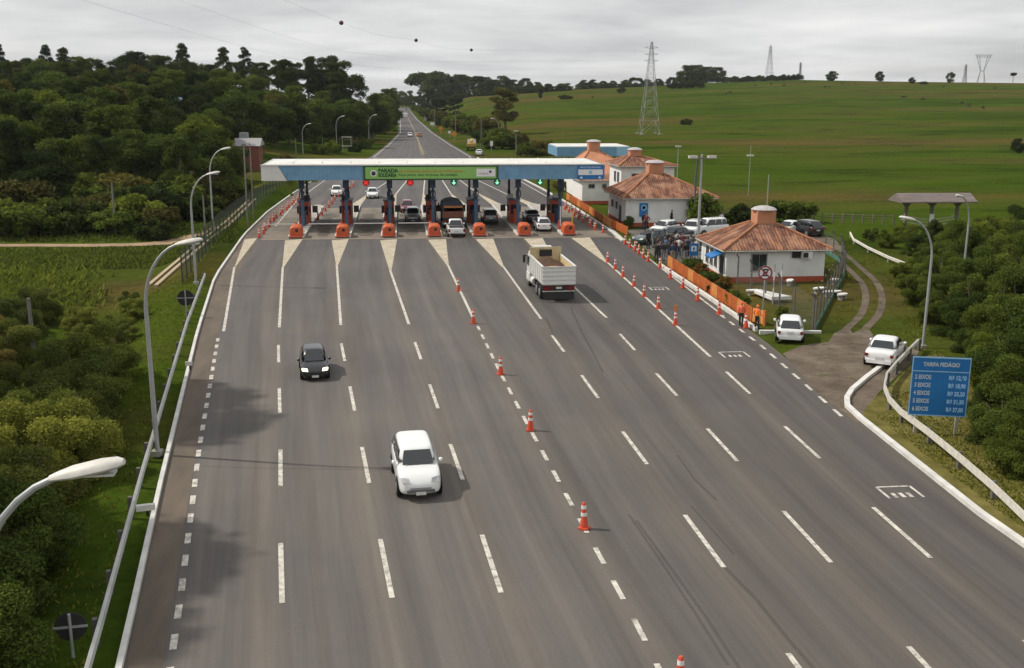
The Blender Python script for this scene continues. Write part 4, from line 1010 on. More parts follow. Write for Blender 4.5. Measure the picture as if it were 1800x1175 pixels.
def ranch(label, P, n):
    t = thing('ranch_fence', label, 'fence')
    P = [Vector(p) for p in P]
    for i in range(n + 1):
        u = i / n * (len(P) - 1); k = min(int(u), len(P) - 2); p = P[k].lerp(P[k + 1], u - k); m_ = MB(); m_.box((p.x, p.y, .55), (.14, .14, 1.3)); m_.build('post', WOODG, t)
    for z in (.5, .8, 1.1):
        m_ = MB(); m_.tube([(p.x, p.y, z) for p in P], .025, 4); m_.build('rail', WOODG, t)
ranch('weathered post and wire fence right of the wooden gate', [gp(1700, 405), gp(1760, 402), gp(1860, 398)], 8)
ranch('dark post and wire fence between car lot and wooden gate', [gp(1250, 385), gp(1330, 388), gp(1440, 392), gp(1570, 396)], 22)
# yard furniture
SLABW = M('whitewashed_slab', (.70, .69, .66), .8, var=.12, scale=1.5)
p = gp(1352, 528)
t = thing('white_ramp', 'long white sloped slab lying on the lawn beside the round sign', 'slab', (p.x, p.y, 0), .0)
m_ = MB(); m_.add([(-.7, 2.1, .25), (-.2, 2.2, .25), (1.3, -1.1, .25), (-.3, -1.3, .25), (-.7, 2.1, .45), (-.2, 2.2, .45), (1.3, -1.1, .5), (-.3, -1.3, .5)], [(3, 2, 1, 0), (4, 5, 6, 7), (0, 1, 5, 4), (1, 2, 6, 5), (2, 3, 7, 6), (3, 0, 4, 7)]); m_.build('slab', SLABW, t)
m_ = MB(); m_.box((.1, .3, .1), (.5, 2.4, .3)); m_.build('base', CONCR, t)
for i, (px, py, w) in enumerate([(1325, 520, 1.3), (1462, 522, 1.7), (1440, 516, 1.3), (1480, 527, 1.1), (1466, 500, 1.1), (1388, 502, 1.2)]):
    p = gp(px, py, 0); t = thing('garden_bench', 'low white slab bench on the guard house lawn, ' + ['left of the sloped slab', 'broad one by the right fence', 'second by the right fence', 'nearest the right fence corner', 'by the house corner', 'in front of the house wall'][i], 'bench', (p.x, p.y, 0), .2 * i, 'white slab benches in the yard')
    m_ = MB(); m_.prism([(w / 2 * math.cos(a), .28 * math.sin(a)) for a in [k * PI / 6 for k in range(12)]], .36, .46); m_.build('seat', SLABW, t)
    for s_ in (-.25, .25): m_ = MB(); m_.box((s_ * w, 0, .18), (.16, .3, .36)); m_.build('leg', CONCR, t)
for i, px in enumerate((1358, 1371)):
    p = gp(px, 535 - 3 * i); t = thing('striped_post', 'slim white and grey striped post on the lawn, ' + ('left' if i == 0 else 'right') + ' one of two', 'post', (p.x, p.y, 0), 0, 'striped lawn posts')
    for j in range(5):
        m_ = MB(); m_.tube([(0, 0, j * .6), (0, 0, j * .6 + .58)], .05, 6); m_.build('segment', SLABW if j % 2 else GALV, t)
# houses in the left wood
p = gp(449, 300); t = thing('brick_house', 'small red brick house with grey roof by the left plaza edge', 'house', (p.x - 1, p.y, 0))
BRICK = M('red_brick', (.20, .065, .045), .9, var=.2, scale=3)
m_ = MB(); m_.box((0, 0, 2.4), (4.4, 6, 5.0)); m_.build('wall', BRICK, t)
m_ = MB(); m_.add([(-2.6, -3.3, 4.9), (2.6, -3.3, 4.9), (2.6, 0, 6.3), (-2.6, 0, 6.3), (2.6, 3.3, 4.9), (-2.6, 3.3, 4.9)], [(0, 1, 2, 3), (3, 2, 4, 5), (0, 3, 5), (1, 4, 2)]); rf = m_.build('roof', M('grey_fibre_roof', (.30, .29, .30), .8), t)
m_ = MB(); m_.box((-1, 1, 6.6), (1.6, 1.6, 1.4)); m_.build('water_tank', M('tank_grey', (.28, .30, .31), .7), rf)
m_ = MB(); m_.box((0, -3.03, 3.6), (1.0, .06, 1.0)); m_.build('window', GLASS, t)
for px, ds, col, lb, w in [(278, 255, (.10, .17, .27), 'blue-roofed house half hidden in the left wood', 9), (235, 196, (.26, .26, .25), 'grey shed roof among the trees of the left wood', 5), (318, 175, (.50, .46, .36), 'small cream roofed shed in a gap of the left wood', 1.6)]:
    p = gd(px, ds); z = T(p.x, p.y); dz = {278: 5.5, 235: 0, 318: .4}[px]
    t = thing('wood_house', lb, 'house', (p.x, p.y, z + dz), .25, 'houses in the left wood')
    m_ = MB(); m_.box((0, 0, .4 - dz / 2), (w, 5, 3.2 + dz)); m_.build('wall', M('dull_plaster', (.30, .28, .25), .9), t)
    m_ = MB(); m_.add([(-w / 2 - .4, -3, 1.95), (w / 2 + .4, -3, 1.95), (w / 2 + .4, 0, 3.1), (-w / 2 - .4, 0, 3.1), (w / 2 + .4, 3, 1.95), (-w / 2 - .4, 3, 1.95)], [(0, 1, 2, 3), (3, 2, 4, 5), (0, 3, 5), (1, 4, 2)]); m_.build('roof', M('roof_paint_%d' % px, col, .7), t)
    m_ = MB(); m_.box((0, -2.53, .6), (1.2, .06, 1.0)); m_.build('window', GLASS, t)
# ------------------------------------------------------------------ vehicles
TYRE = M('tyre_rubber', (.018, .018, .018), .85); RIM = M('wheel_rim', (.38, .38, .39), .35, .7)
CARGL = M('tinted_car_glass', (.022, .027, .032), .06, var=.05, spec=.8); LAMPW = M('headlight_glass', (.48, .49, .50), .15); LAMPR = M('tail_light_red', (.20, .010, .010), .25)
PLATE = M('licence_plate', (.62, .62, .60), .5); TRIM = M('black_trim', (.02, .02, .02), .6); HLON = M('lit_headlight', (1.0, .86, .62), .3, emit=2.2)
def paint(name, col, metal=0.0, rough=.28):
    if name in MATS: return MATS[name]
    mt = M(name, col, rough, metal, var=.03, scale=2, spec=.5); mt.node_tree.nodes['Principled BSDF'].inputs['Coat Weight'].default_value = .6; return mt
WHT = paint('white_car_paint', (.78, .79, .79)); BLK = paint('black_car_paint', (.014, .014, .016)); SLV = paint('silver_car_paint', (.36, .37, .38), .4); GRY = paint('grey_car_paint', (.17, .175, .18), .4)
MAR = paint('maroon_car_paint', (.17, .018, .026)); TEAL = paint('teal_grey_car_paint', (.07, .10, .11), .3); DKB = paint('dark_blue_car_paint', (.018, .022, .032)); ORC = paint('orange_car_paint', (.50, .18, .08))
STY = {
 'hatch': dict(L=3.9, W=1.68, H=1.48, body=[(0, .32, .56, .72), (.02, .22, .66, .86), (.06, .18, .74, .94), (.12, .17, .82, .985), (.25, .17, .93, 1), (.5, .17, .95, 1), (.8, .18, .97, 1), (.93, .22, .98, .96), (.985, .30, .93, .90), (1, .40, .70, .84)], g=(.25, .41, .85, .975), belt=.92),
 'sedan': dict(L=4.45, W=1.74, H=1.46, body=[(0, .32, .56, .72), (.02, .22, .66, .86), (.06, .18, .74, .94), (.12, .17, .82, .985), (.25, .17, .92, 1), (.5, .17, .94, 1), (.8, .18, 1.0, .99), (.94, .22, 1.02, .95), (.99, .32, .96, .88), (1, .42, .72, .82)], g=(.25, .40, .70, .84), belt=.92),
 'suv': dict(L=4.35, W=1.78, H=1.68, body=[(0, .36, .60, .58), (.02, .25, .74, .79), (.06, .22, .90, .92), (.12, .2, 1.01, .985), (.25, .2, 1.10, 1), (.5, .2, 1.12, 1), (.8, .22, 1.14, 1), (.94, .26, 1.15, .97), (.985, .34, 1.1, .91), (1, .45, .85, .86)], g=(.235, .345, .87, .975), belt=1.09),
 'pickup': dict(L=5.1, W=1.85, H=1.76, body=[(0, .40, .72, .76), (.018, .3, .86, .9), (.05, .28, .98, .96), (.11, .28, 1.03, .99), (.25, .28, 1.10, 1), (.58, .28, 1.12, 1), (.62, .28, 1.06, 1), (.97, .32, 1.06, .98), (.99, .36, 1.05, .97), (1, .42, 1.0, .95)], g=(.24, .36, .56, .62), belt=1.08),
 'van': dict(L=4.2, W=1.80, H=1.85, body=[(0, .34, .66, .74), (.02, .22, .82, .88), (.06, .2, .95, .95), (.12, .2, 1.05, .99), (.22, .2, 1.14, 1), (.5, .2, 1.15, 1), (.85, .2, 1.15, 1), (.96, .24, 1.14, .98), (.99, .32, 1.1, .95), (1, .42, .9, .92)], g=(.20, .33, .94, .985), belt=1.12),
}
def car(style, pm, label, front=True, cat='car', group=None, lit=False, bedm=None):
    s = STY[style]; L, Wd, H = s['L'], s['W'], s['H']; hw = Wd / 2
    t = thing('parked_car' if group == 'cars in the gravel lot' else 'car' if style != 'pickup' else 'pickup_truck', label, cat, group=group)
    def Y(u): return L / 2 - u * L
    rings = []
    for u, zb, zt, w in s['body']:
        w *= hw
        half = [(w * .84, zb), (w * .97, zb + .10), (w, lerp(zb, zt, .45)), (w * .985, zt - .16), (w * .95, zt - .05), (w * .82, zt), (w * .4, zt + .022)]
        rings.append([(x, Y(u), z) for x, z in half] + [(-x, Y(u), z) for x, z in half[::-1]])
    b = MB(); b.loft(rings)
    # greenhouse
    c0, r0, r1, c1 = s['g']; belt = s['belt']; bw, rw = hw * .93, hw * (.78 if style == 'suv' else .74)
    def ring(ya, yb, w, z, ch):
        return [(w - ch, ya, z), (w, ya - ch * 1.6, z), (w, yb + ch, z), (w - ch, yb, z), (-w + ch, yb, z), (-w, yb + ch, z), (-w, ya - ch * 1.6, z), (-w + ch, ya, z)]
    A = ring(Y(c0), Y(c1), bw, belt - .02, .14); Bm = ring(lerp(Y(c0), Y(r0), .55), lerp(Y(c1), Y(r1), .5), lerp(bw, rw, .42), lerp(belt, H - .06, .55), .13)
    C = ring(Y(r0) + .02, Y(r1) - .02, rw, H - .07, .12); D = ring(Y(r0) - .14, Y(r1) + .12, rw * .84, H - .008, .12); E_ = ring(Y(r0) - .5, Y(r1) + .45, rw * .4, H, .1)
    b.loft([A, Bm, C, D, E_], True, True)
    bo = b.build('body', pm, t, 75); md = bo.modifiers.new('round', 'SUBSURF'); md.levels = md.render_levels = 1
    def pane(name, q, mat=CARGL, ins=(.05, .08)):
        q = [Vector(p) for p in q]; n = (q[1] - q[0]).cross(q[3] - q[0]).normalized(); cen = sum(q, Vector()) / 4
        if n.dot(cen - Vector((0, (Y(c0) + Y(c1)) / 2, belt - .2))) < 0: n = -n
        def P(u, v): return q[0].lerp(q[1], u).lerp(q[3].lerp(q[2], u), v) + n * .014
        a, c = ins; m_ = MB(); m_.add([P(a, c), P(1 - a, c), P(1 - a, 1 - c), P(a, 1 - c)], [(0, 1, 2, 3)]); return m_.build(name, mat, t)
    def two(name, i, j, ins=(.04, .07), lo=A, mid=Bm, hi=C, u0=0, u1=1):
        def L_(R, u): return Vector(R[i]).lerp(Vector(R[j]), u)
        q = []; m_ = MB(); rows = []
        cen = Vector((0, (Y(c0) + Y(c1)) / 2, belt))
        for R, dv in ((lo, ins[1]), (mid, 0), (hi, -ins[1])): rows.append((R, dv))
        P = []
        for k, (R, dv) in enumerate(rows):
            for u in (u0 + ins[0], u1 - ins[0]):
                p = L_(R, u)
                if dv > 0: p = p.lerp(L_(mid, u), dv * 2)
                if dv < 0: p = p.lerp(L_(mid, u), -dv * 2)
                P.append(p)
        n1 = (P[1] - P[0]).cross(P[2] - P[0]).normalized()
        if n1.dot(P[2] - cen) < 0: n1 = -n1
        n2 = (P[3] - P[2]).cross(P[4] - P[2]).normalized()
        if n2.dot(P[2] - cen) < 0: n2 = -n2
        P = [P[0] + n1 * .015, P[1] + n1 * .015, P[2] + (n1 + n2) * .008, P[3] + (n1 + n2) * .008, P[4] + n2 * .015, P[5] + n2 * .015]
        m_.add(P, [(0, 1, 3, 2), (2, 3, 5, 4)], 0, True); return m_.build(name, CARGL, t)
    two('windscreen', 7, 0); two('rear_window', 3, 4, (.03, .09))
    for i, j in ((1, 2), (6, 5)):
        if style == 'pickup': two('side_window', i, j, (.05, .1), u1=.52); two('side_window', i, j, (.03, .1), u0=.5)
        elif style in ('suv', 'van'): two('side_window', i, j, (.02, .1), u1=.40); two('side_window', i, j, (.02, .1), u0=.40, u1=.72); two('side_window', i, j, (.02, .12), u0=.73, u1=.97)
        else: two('side_window', i, j, (.02, .1), u1=.5); two('side_window', i, j, (.02, .1), u0=.5, u1=.93)
    # lights, plates, trims
    zf = s['body'][2][2]; zr = s['body'][7][2]
    def rr(u): return s['body'][u][3] * hw
    for sx in (-1, 1):
        m_ = MB(); xs = rr(2); m_.add([(sx * xs * .52, Y(.008), zf - .16), (sx * xs * .93, Y(.030), zf - .14), (sx * xs * 1.0, Y(.085), zf - .04), (sx * xs * .90, Y(.06), zf + .022), (sx * xs * .56, Y(.034), zf + .0)], [(0, 1, 2, 3, 4) if sx > 0 else (4, 3, 2, 1, 0)])
        for k_ in range(len(m_.v)): v = m_.v[k_]; m_.v[k_] = (v[0], v[1] + .035, v[2])
        m_.build('headlight', HLON if lit else LAMPW, t)
        m_ = MB(); x0 = rr(8); hgt = .34 if style in ('suv', 'van', 'pickup') else .17
        m_.box((sx * x0 * .89, Y(.99) - .005, zr - .26), (x0 * .22, .10, hgt)); m_.build('tail_light', LAMPR, t)
        m_ = MB(); m_.lathe([(0, -.09), (.07, -.08), (.1, 0), (.07, .07), (0, .08)], (sx * (bw + .14), Y(c0) - .38, belt + .05), 10, 'x'); m_.build('wing_mirror', pm if style != 'van' else TRIM, t)
    m_ = MB(); m_.box((0, Y(.004) + .005, s['body'][0][2] - .10), (hw * .95, .06, .12)); m_.build('grille', SLV if pm is WHT else TRIM, t)
    m_ = MB(); m_.box((0, Y(0) + .012, s['body'][0][1] + .06), (hw * 1.25, .05, .12)); m_.build('air_intake', GRY if pm is WHT else TRIM, t)
    m_ = MB(); m_.box((0, Y(0) + .03, s['body'][0][2] - .26), (.40, .02, .13)); m_.build('licence_plate', PLATE, t)
    m_ = MB(); m_.box((0, Y(1) - .02, .72 if style != 'sedan' else .62), (.42, .03, .14)); m_.build('licence_plate', PLATE, t)
    m_ = MB(); m_.box((0, Y(1) + .02, .40), (hw * 1.55, .12, .20)); m_.build('rear_bumper', TRIM if style in ('suv', 'pickup') else pm, t)
    if style == 'pickup':
        m_ = MB(); m_.box((0, (Y(.63) + Y(.975)) / 2, 1.085), (hw * 1.62, (Y(.63) - Y(.975)), .03)); m_.build('bed_cover', bedm or TRIM, t)
    wr = .34 if style in ('suv', 'pickup') else .30
    for u in ((.19, .81) if style != 'pickup' else (.17, .79)):
        for sx in (-1, 1):
            m_ = MB(); m_.lathe([(0, -.0), (wr + .07, 0), (wr + .07, .012), (0, .012)], (sx * hw * 1.0 - (0 if sx > 0 else .012), Y(u), wr + .03), 18, 'x'); m_.build('wheel_arch', TRIM, t)
            m_ = MB(); q = -1 if sx < 0 else 1
            m_.lathe([(0, -.17 * q), (wr - .03, -.17 * q), (wr, -.12 * q), (wr, .03 * q), (wr - .03, .055 * q), (0, .05 * q)], (sx * hw * .985, Y(u), wr), 18, 'x'); wl = m_.build('wheel', TYRE, t)
            m_ = MB(); m_.lathe([(0, .068 * q), (wr * .62, .06 * q), (wr * .64, .04 * q), (0, .04 * q)], (sx * hw * .985, Y(u), wr), 14, 'x'); m_.build('rim', RIM, wl)
    t['_L'] = L
    return t
def put(t, px, py, slope=0.0, oncoming=False, extra=0.0):
    """set a vehicle so that its near bumper stands over the photo pixel"""
    d = Vector((slope, 1, 0)).normalized(); p = gp(px, py)
    c = p + d * (t['_L'] / 2 + extra); t.location = (c.x, c.y, .006 if abs(c.x) < 22 else .016)
    t.rotation_euler = (0, 0, math.atan2(-slope, 1) + (PI if oncoming else 0)); del t['_L']
    return t
put(car('hatch', BLK, 'black hatchback with lit headlights driving toward the viewer', lit=True), 555, 672, -.12, True).scale = (.90, .95, .95)
w = put(car('suv', WHT, 'white rounded SUV driving toward the viewer in the centre foreground'), 741, 884, -.085, True)
w.scale = (.94, .96, 1.0)
for ch in w.children:
    if ch.name.startswith('body'): ch.modifiers['round'].levels = ch.modifiers['round'].render_levels = 2
put(car('pickup', WHT, 'white pickup truck seen from behind leaving the middle booth', cat='pickup truck'), 803, 419, 0.0)
put(car('suv', GRY, 'grey SUV with dark rear window under the canopy at a booth'), 863, 395, 0.0)
put(car('hatch', WHT, 'white hatchback waiting under the canopy near the right booths'), 957, 408, 0.0)
put(car('sedan', DKB, 'dark car under the canopy just ahead of the white hatchback'), 938, 393, 0.0)
put(car('suv', SLV, 'silver SUV at the lowered barrier in the fourth lane'), 726, 393, 0.0, True)
put(car('hatch', MAR, 'maroon hatchback coming up behind the silver SUV'), 716, 375, -.01, True)
put(car('sedan', WHT, 'white sedan driving toward the booths beyond the canopy'), 655, 350, -.03, True)
put(car('hatch', WHT, 'white car half hidden behind the second booth column'), 592, 346, -.06, True)
put(car('hatch', WHT, 'white hatchback parked with its back to us by the yard fence'), 1388, 606, .36)
put(car('sedan', WHT, 'white car parked slantwise on the gravel apron'), 1543, 649, .70)
def lot(t, px, py, rz):
    p = gp(px, py); t.location = (p.x, p.y, .02); t.rotation_euler = (0, 0, rz); del t['_L']; return t
g_ = 'cars in the gravel lot'
lot(car('hatch', WHT, 'white hatchback in the lot before the blue wall poster', group=g_), 1168, 411, 2.25)
lot(car('sedan', TEAL, 'teal-grey car in the lot nearest the kerb, behind the crowd', group=g_), 1146, 428, 2.1)
lot(car('sedan', DKB, 'dark sedan in the lot below the white hatchback', group=g_), 1187, 423, 2.2)
lot(car('suv', WHT, 'white SUV in the lot left of the tall utility pole', group=g_), 1218, 414, 2.6)
lot(car('van', WHT, 'white van in the lot right of the tall utility pole', group=g_), 1246, 413, 1.9)
lot(car('hatch', BLK, 'black car behind the crowd close to the guard house corner', group=g_), 1204, 440, 1.7)
lot(car('sedan', WHT, 'white sedan parked behind the guard house roof', group=g_), 1387, 411, 2.2)
lot(car('suv', BLK, 'black SUV parked on the grass behind the guard house', group=g_), 1416, 413, .25)
# far road
put(car('hatch', WHT, 'small white car coming along the far road'), 721, 241, .0, True)
put(car('hatch', ORC, 'small orange-red car beside the centre stripe of the far road'), 737, 241, .0)
put(car('sedan', WHT, 'tiny white car at the left edge of the far road'), 700, 218, .0, True)
put(car('sedan', WHT, 'white car on the far right shoulder beside a white barrier'), 842, 274, .1)
put(car('hatch', WHT, 'white car past the right end of the canopy by the kerb'), 992, 331, .0)
# trucks
def wheels(t, hw, ys, r, w=.30, dual=False):
    for y in ys:
        for sx in (-1, 1):
            m_ = MB(); q = 1 if sx > 0 else -1
            ww = w * (1.9 if dual and y < 0 else 1)
            m_.lathe([(0, -ww * q), (r - .05, -ww * q), (r, -ww * .8 * q), (r, -.05 * q), (r - .05, 0), (0, 0)], (sx * hw, y, r), 20, 'x'); wl = m_.build('wheel', TYRE, t)
            m_ = MB(); m_.lathe([(0, .02 * q), (r * .55, .02 * q), (r * .58, -.02 * q), (0, -.02 * q)], (sx * hw, y, r), 14, 'x'); m_.build('rim', RIM, wl)
TRW = paint('white_truck_paint', (.72, .72, .69), 0, .4); CREAMT = M('dusty_cream_paint', (.60, .48, .27), .6, var=.2, scale=1.5); SOIL = M('brown_soil', (.075, .038, .020), .95, var=.35, scale=2.5, bump=.6); SAND = M('orange_sand', (.46, .24, .10), .9, var=.2, scale=2)
def dump_truck(label):
    t = thing('dump_truck', label, 'truck'); t['_L'] = 7.6
    hw = 1.25
    m_ = MB(); m_.box((0, -.3, .92), (.9, 7.0, .3)); m_.build('chassis', TRIM, t)
    # cab: front at +3.8
    rings = [[(x * w, y, z) for x, z in ((-1, .55), (-1, 1.9), (-.94, zt - .22), (-.8, zt), (.8, zt), (.94, zt - .22), (1, 1.9), (1, .55))] for y, w, zt in ((3.8, 1.12, 2.55), (3.7, 1.2, 2.72), (3.3, 1.22, 2.92), (2.0, 1.22, 2.95))]
    m_ = MB(); m_.loft(rings, True, True, 0, True); cb = m_.build('cab', TRW, t, 30)
    m_ = MB(); m_.quad((-.98, 3.79, 1.75), (.98, 3.79, 1.75), (.95, 3.735, 2.5), (-.95, 3.735, 2.5)); 
    for k_ in range(4): v = m_.v[k_]; m_.v[k_] = (v[0], v[1] + .03, v[2])
    m_.build('windscreen', CARGL, cb)
    for sx in (-1, 1):
        m_ = MB(); m_.box((sx * 1.225, 2.95, 2.05), (.03, 1.0, .75)); m_.build('side_window', CARGL, cb)
        m_ = MB(); m_.box((sx * 1.46, 3.55, 2.1), (.18, .12, .62)); m_.tube([(sx * 1.2, 3.5, 2.35), (sx * 1.46, 3.55, 2.35)], .03, 6); m_.build('mirror', TRIM, cb)
        m_ = MB(); m_.box((sx * 1.05, 2.9, .8), (.42, 1.35, .6)); m_.build('front_fender', TRW, t)
        m_ = MB(); m_.tube([(sx * 1.0, 1.5, .75), (sx * 1.0, .5, .75)], .32, 12); m_.build('fuel_tank', STEEL if sx > 0 else TRW, t)
        m_ = MB(); m_.box((sx * .9, -3.82, 1.02), (.42, .06, .22)); m_.build('tail_light', LAMPR, t)
    m_ = MB(); m_.box((0, 3.4, 3.05), (1.4, .5, .18)); m_.build('roof_visor', TRW, cb)
    # open body
    y0, y1 = -3.75, 1.95; zb, zt = 1.3, 2.62; ow, iw = 1.25, 1.16
    b = MB(); b.box((0, (y0 + y1) / 2, zb), (2.3, y1 - y0, .12)); b.build('bed_floor', TRW, t)
    for sx in (-1, 1):
        b = MB(); b.box((sx * (ow - .04), (y0 + y1) / 2, (zb + zt) / 2), (.07, y1 - y0, zt - zb)); b.box((sx * (ow - .03), (y0 + y1) / 2, zt), (.16, y1 - y0 + .1, .10))
        for k in range(7): b.box((sx * (ow + .015), y0 + .3 + k * (y1 - y0 - .6) / 6, (zb + zt) / 2 - .02), (.06, .09, zt - zb - .1))
        b.build('side_board', [TRW], t)
        b = MB(); b.box((sx * (ow - .09), (y0 + y1) / 2, (zb + zt) / 2 + .02), (.02, y1 - y0 - .12, zt - zb - .02)); b.build('side_lining', CREAMT, t)
    b = MB(); b.box((0, y1, (zb + zt) / 2 + .12), (2.5, .08, zt - zb + .24)); b.box((0, y1 - .02, zt + .42), (2.5, .10, .42)); b.build('headboard', CREAMT, t)
    b = MB(); b.box((0, y1 - .08, zt + .18), (1.0, .04, .52)); b.build('headboard_window', BLACK, t)
    b = MB(); b.box((0, y0, (zb + zt) / 2), (2.5, .07, zt - zb))
    for z in (1.36, 1.68, 2.0, 2.32, 2.6): b.box((0, y0 - .05, z), (2.5, .05, .10))
    b.build('tailgate', TRW, t)
    # load
    n = 12; vs = []
    for j in range(n + 1):
        for i in range(n + 1):
            x = lerp(-1.14, 1.14, i / n); y = lerp(y0 + .1, y1 - .12, j / n); z = 1.95 + .62 * math.exp(-((y - 1.0) / 1.5) ** 2 - (x / .9) ** 2) + .07 * rnd.random(); vs.append((x, y, z))
    b = MB(); b.add(vs, [(j * (n + 1) + i, j * (n + 1) + i + 1, (j + 1) * (n + 1) + i + 1, (j + 1) * (n + 1) + i) for j in range(n) for i in range(n)], 0, True); b.build('soil_load', SOIL, t, 80)
    b = MB(); vs = []
    for j in range(7):
        for i in range(9):
            x = lerp(-.85, .95, i / 8); y = lerp(-2.2, -.9, j / 6); e = 1 - max(abs(x - .05) / .95, abs(y + 1.55) / .7) ** 2; vs.append((x, y, 2.0 + .30 * max(0, e) + .04 * rnd.random()))
    b.add(vs, [(j * 9 + i, j * 9 + i + 1, (j + 1) * 9 + i + 1, (j + 1) * 9 + i) for j in range(6) for i in range(8)], 0, True); b.build('sand_heap', SAND, t, 80)
    b = MB(); b.box((0, -3.72, 1.02), (2.4, .10, .34)); b.build('light_bar', M('dark_red_light_bar', (.06, .012, .012), .4), t)
    b = MB(); b.box((0, -3.80, 1.05), (.42, .04, .14)); b.build('licence_plate', PLATE, t)
    b = MB(); b.box((0, -3.78, .80), (2.4, .12, .06)); b.build('bumper_bar', LHEAD, t)
    b = MB(); b.box((0, -3.72, .48), (2.35, .04, .58)); b.build('mud_flap', M('black_rubber_flap', (.03, .03, .03), .7), t)
    for sx in (-1, 1):
        b = MB(); b.loft([[(sx * .72, y, z), (sx * 1.22, y, z), (sx * 1.22, y, z + .03), (sx * .72, y, z + .03)] for y, z in ((-.3, .7), (-.35, 1.08), (-.9, 1.16), (-2.9, 1.16), (-3.4, 1.06))], True, True, 0, False); b.build('rear_fender', TRIM, t)
    wheels(t, 1.22, (2.9, -1.05, -2.4), .52, .3, True)
    return t
put(dump_truck('white tipper truck with brown soil in its open body, seen from behind'), 982, 531, -.035)
def tarp_truck(label):
    t = thing('cargo_truck', label, 'truck'); t['_L'] = 7.4
    m_ = MB(); m_.box((0, 0, .9), (.9, 7, .25)); m_.build('chassis', TRIM, t)
    rings = [[(x * w, y, z) for x, z in ((-1, .5), (-1, 1.9), (-.9, zt), (.9, zt), (1, 1.9), (1, .5))] for y, w, zt in ((3.7, 1.1, 2.4), (3.4, 1.18, 2.7), (2.0, 1.18, 2.75))]
    m_ = MB(); m_.loft(rings); cb = m_.build('cab', M('dark_blue_truck_paint', (.03, .045, .07), .4), t, 30)
    m_ = MB(); m_.quad((-.9, 3.72, 1.6), (.9, 3.72, 1.6), (.85, 3.5, 2.3), (-.85, 3.5, 2.3)); m_.build('windscreen', CARGL, cb)
    for sx in (-1, 1):
        m_ = MB(); m_.box((sx * 1.36, 3.3, 2.0), (.16, .1, .5)); m_.build('mirror', TRIM, cb)
        m_ = MB(); m_.box((sx * .95, -3.72, .9), (.4, .05, .2)); m_.build('tail_light', LAMPR, t)
    m_ = MB(); m_.box((0, -.85, 1.75), (2.4, 5.6, 1.3)); m_.build('bed', M('dark_timber_bed', (.05, .04, .035), .8), t)
    rings = [[(x, y, z) for x, z in ((-1.24, 2.0), (-1.22, 2.55), (-.8, 2.95 + dz), (0, 3.1 + dz), (.8, 2.95 + dz), (1.22, 2.55), (1.24, 2.0))] for y, dz in ((1.95, 0), (.8, .05), (-.4, -.04), (-1.6, .05), (-2.6, -.02), (-2.7, -.4))]
    m_ = MB(); m_.loft(rings, True, True, 0, True); m_.build('tarpaulin', M('navy_tarpaulin', (.022, .035, .055), .7, var=.25), t, 50)
    m_ = MB(); m_.box((0, -3.2, 2.2), (2.1, .9, .7)); m_.build('cargo', M('orange_cargo', (.42, .17, .05), .8, var=.35, scale=3), t)
    m_ = MB(); m_.box((0, -3.68, 1.65), (2.4, .06, .7)); m_.build('tailgate', M('rusty_tailgate', (.16, .06, .035), .8, var=.3), t)
    m_ = MB(); m_.box((0, -3.7, .62), (2.3, .1, .14)); m_.build('bumper_bar', LHEAD, t)
    wheels(t, 1.18, (2.8, -1.5, -2.6), .5, .3, True); return t
put(tarp_truck('dark truck with navy tarpaulin and orange load under the canopy'), 797, 403, .0)
def flat_truck(label, load):
    t = thing('flatbed_truck', label, 'truck'); t['_L'] = 8
    m_ = MB(); m_.box((0, 0, 1.0), (2.3, 7.6, .3)); m_.build('bed', TRIM, t)
    rings = [[(x * w, y, z) for x, z in ((-1, .5), (-1, 1.9), (-.9, zt), (.9, zt), (1, 1.9), (1, .5))] for y, w, zt in ((4.0, 1.1, 2.5), (3.7, 1.2, 2.9), (2.1, 1.2, 2.95))]
    m_ = MB(); m_.loft(rings); cb = m_.build('cab', TRW, t, 30)
    m_ = MB(); m_.quad((-.9, 4.03, 1.7), (.9, 4.03, 1.7), (.9, 3.8, 2.5), (-.9, 3.8, 2.5)); m_.build('windscreen', CARGL, cb)
    m_ = MB(); m_.box((0, -.9, 1.55), (2.3, 5.2, .8)); m_.tube([(0, 1, 1.8), (.2, -.2, 3.0), (.1, -2, 2.3)], .3, 8); m_.build('load', load, t)
    wheels(t, 1.18, (2.9, -1.8, -3.0), .5); return t
put(flat_truck('white cab truck carrying a yellow machine on the far right shoulder', M('yellow_machine_paint', (.42, .27, .05), .6, var=.4)), 828, 266, .10)
put(flat_truck('dark truck on the crest of the far road', M('dark_cargo', (.05, .05, .05), .8)), 713, 207, 0, True)
# ------------------------------------------------------------------ traffic cones
CONEO = M('cone_orange_red', (.60, .075, .035), .55, var=.10); CONEW = M('cone_white_sleeve', (.72, .71, .68), .5)
def cone_proto():
    t = thing('traffic_cone', 'x', 'traffic cone')
    m_ = MB(); m_.prism([(.19 * a, .19 * b) for a, b in ((1, -.8), (1, .8), (.8, 1), (-.8, 1), (-1, .8), (-1, -.8), (-.8, -1), (.8, -1))], 0, .07); m_.build('base', CONEO, t)
    m_ = MB(); m_.lathe([(.15, .07), (.145, .3), (.12, .36), (.11, .62), (.08, 1.0), (.05, 1.05), (0, 1.06)], (0, 0, 0), 14); m_.build('body', CONEO, t)
    for a, b in ((.52, .66), (.80, .94)):
        m_ = MB(); m_.lathe([(lerp(.113, .081, (a - .55) / .45) + .006, a), (lerp(.113, .081, (b - .55) / .45) + .006, b), (.05, b), (.05, a)], (0, 0, 0), 14); m_.build('white_band', CONEW, t)
    return t
CN = cone_proto()
def cone(p, lb, g, rz=0.0, sc=.93):
    o = another(CN, USED, (p.x, p.y, .012), rz, lb, g, sc); o.rotation_euler = (rnd.gauss(0, .022), rnd.gauss(0, .022), rz); return o
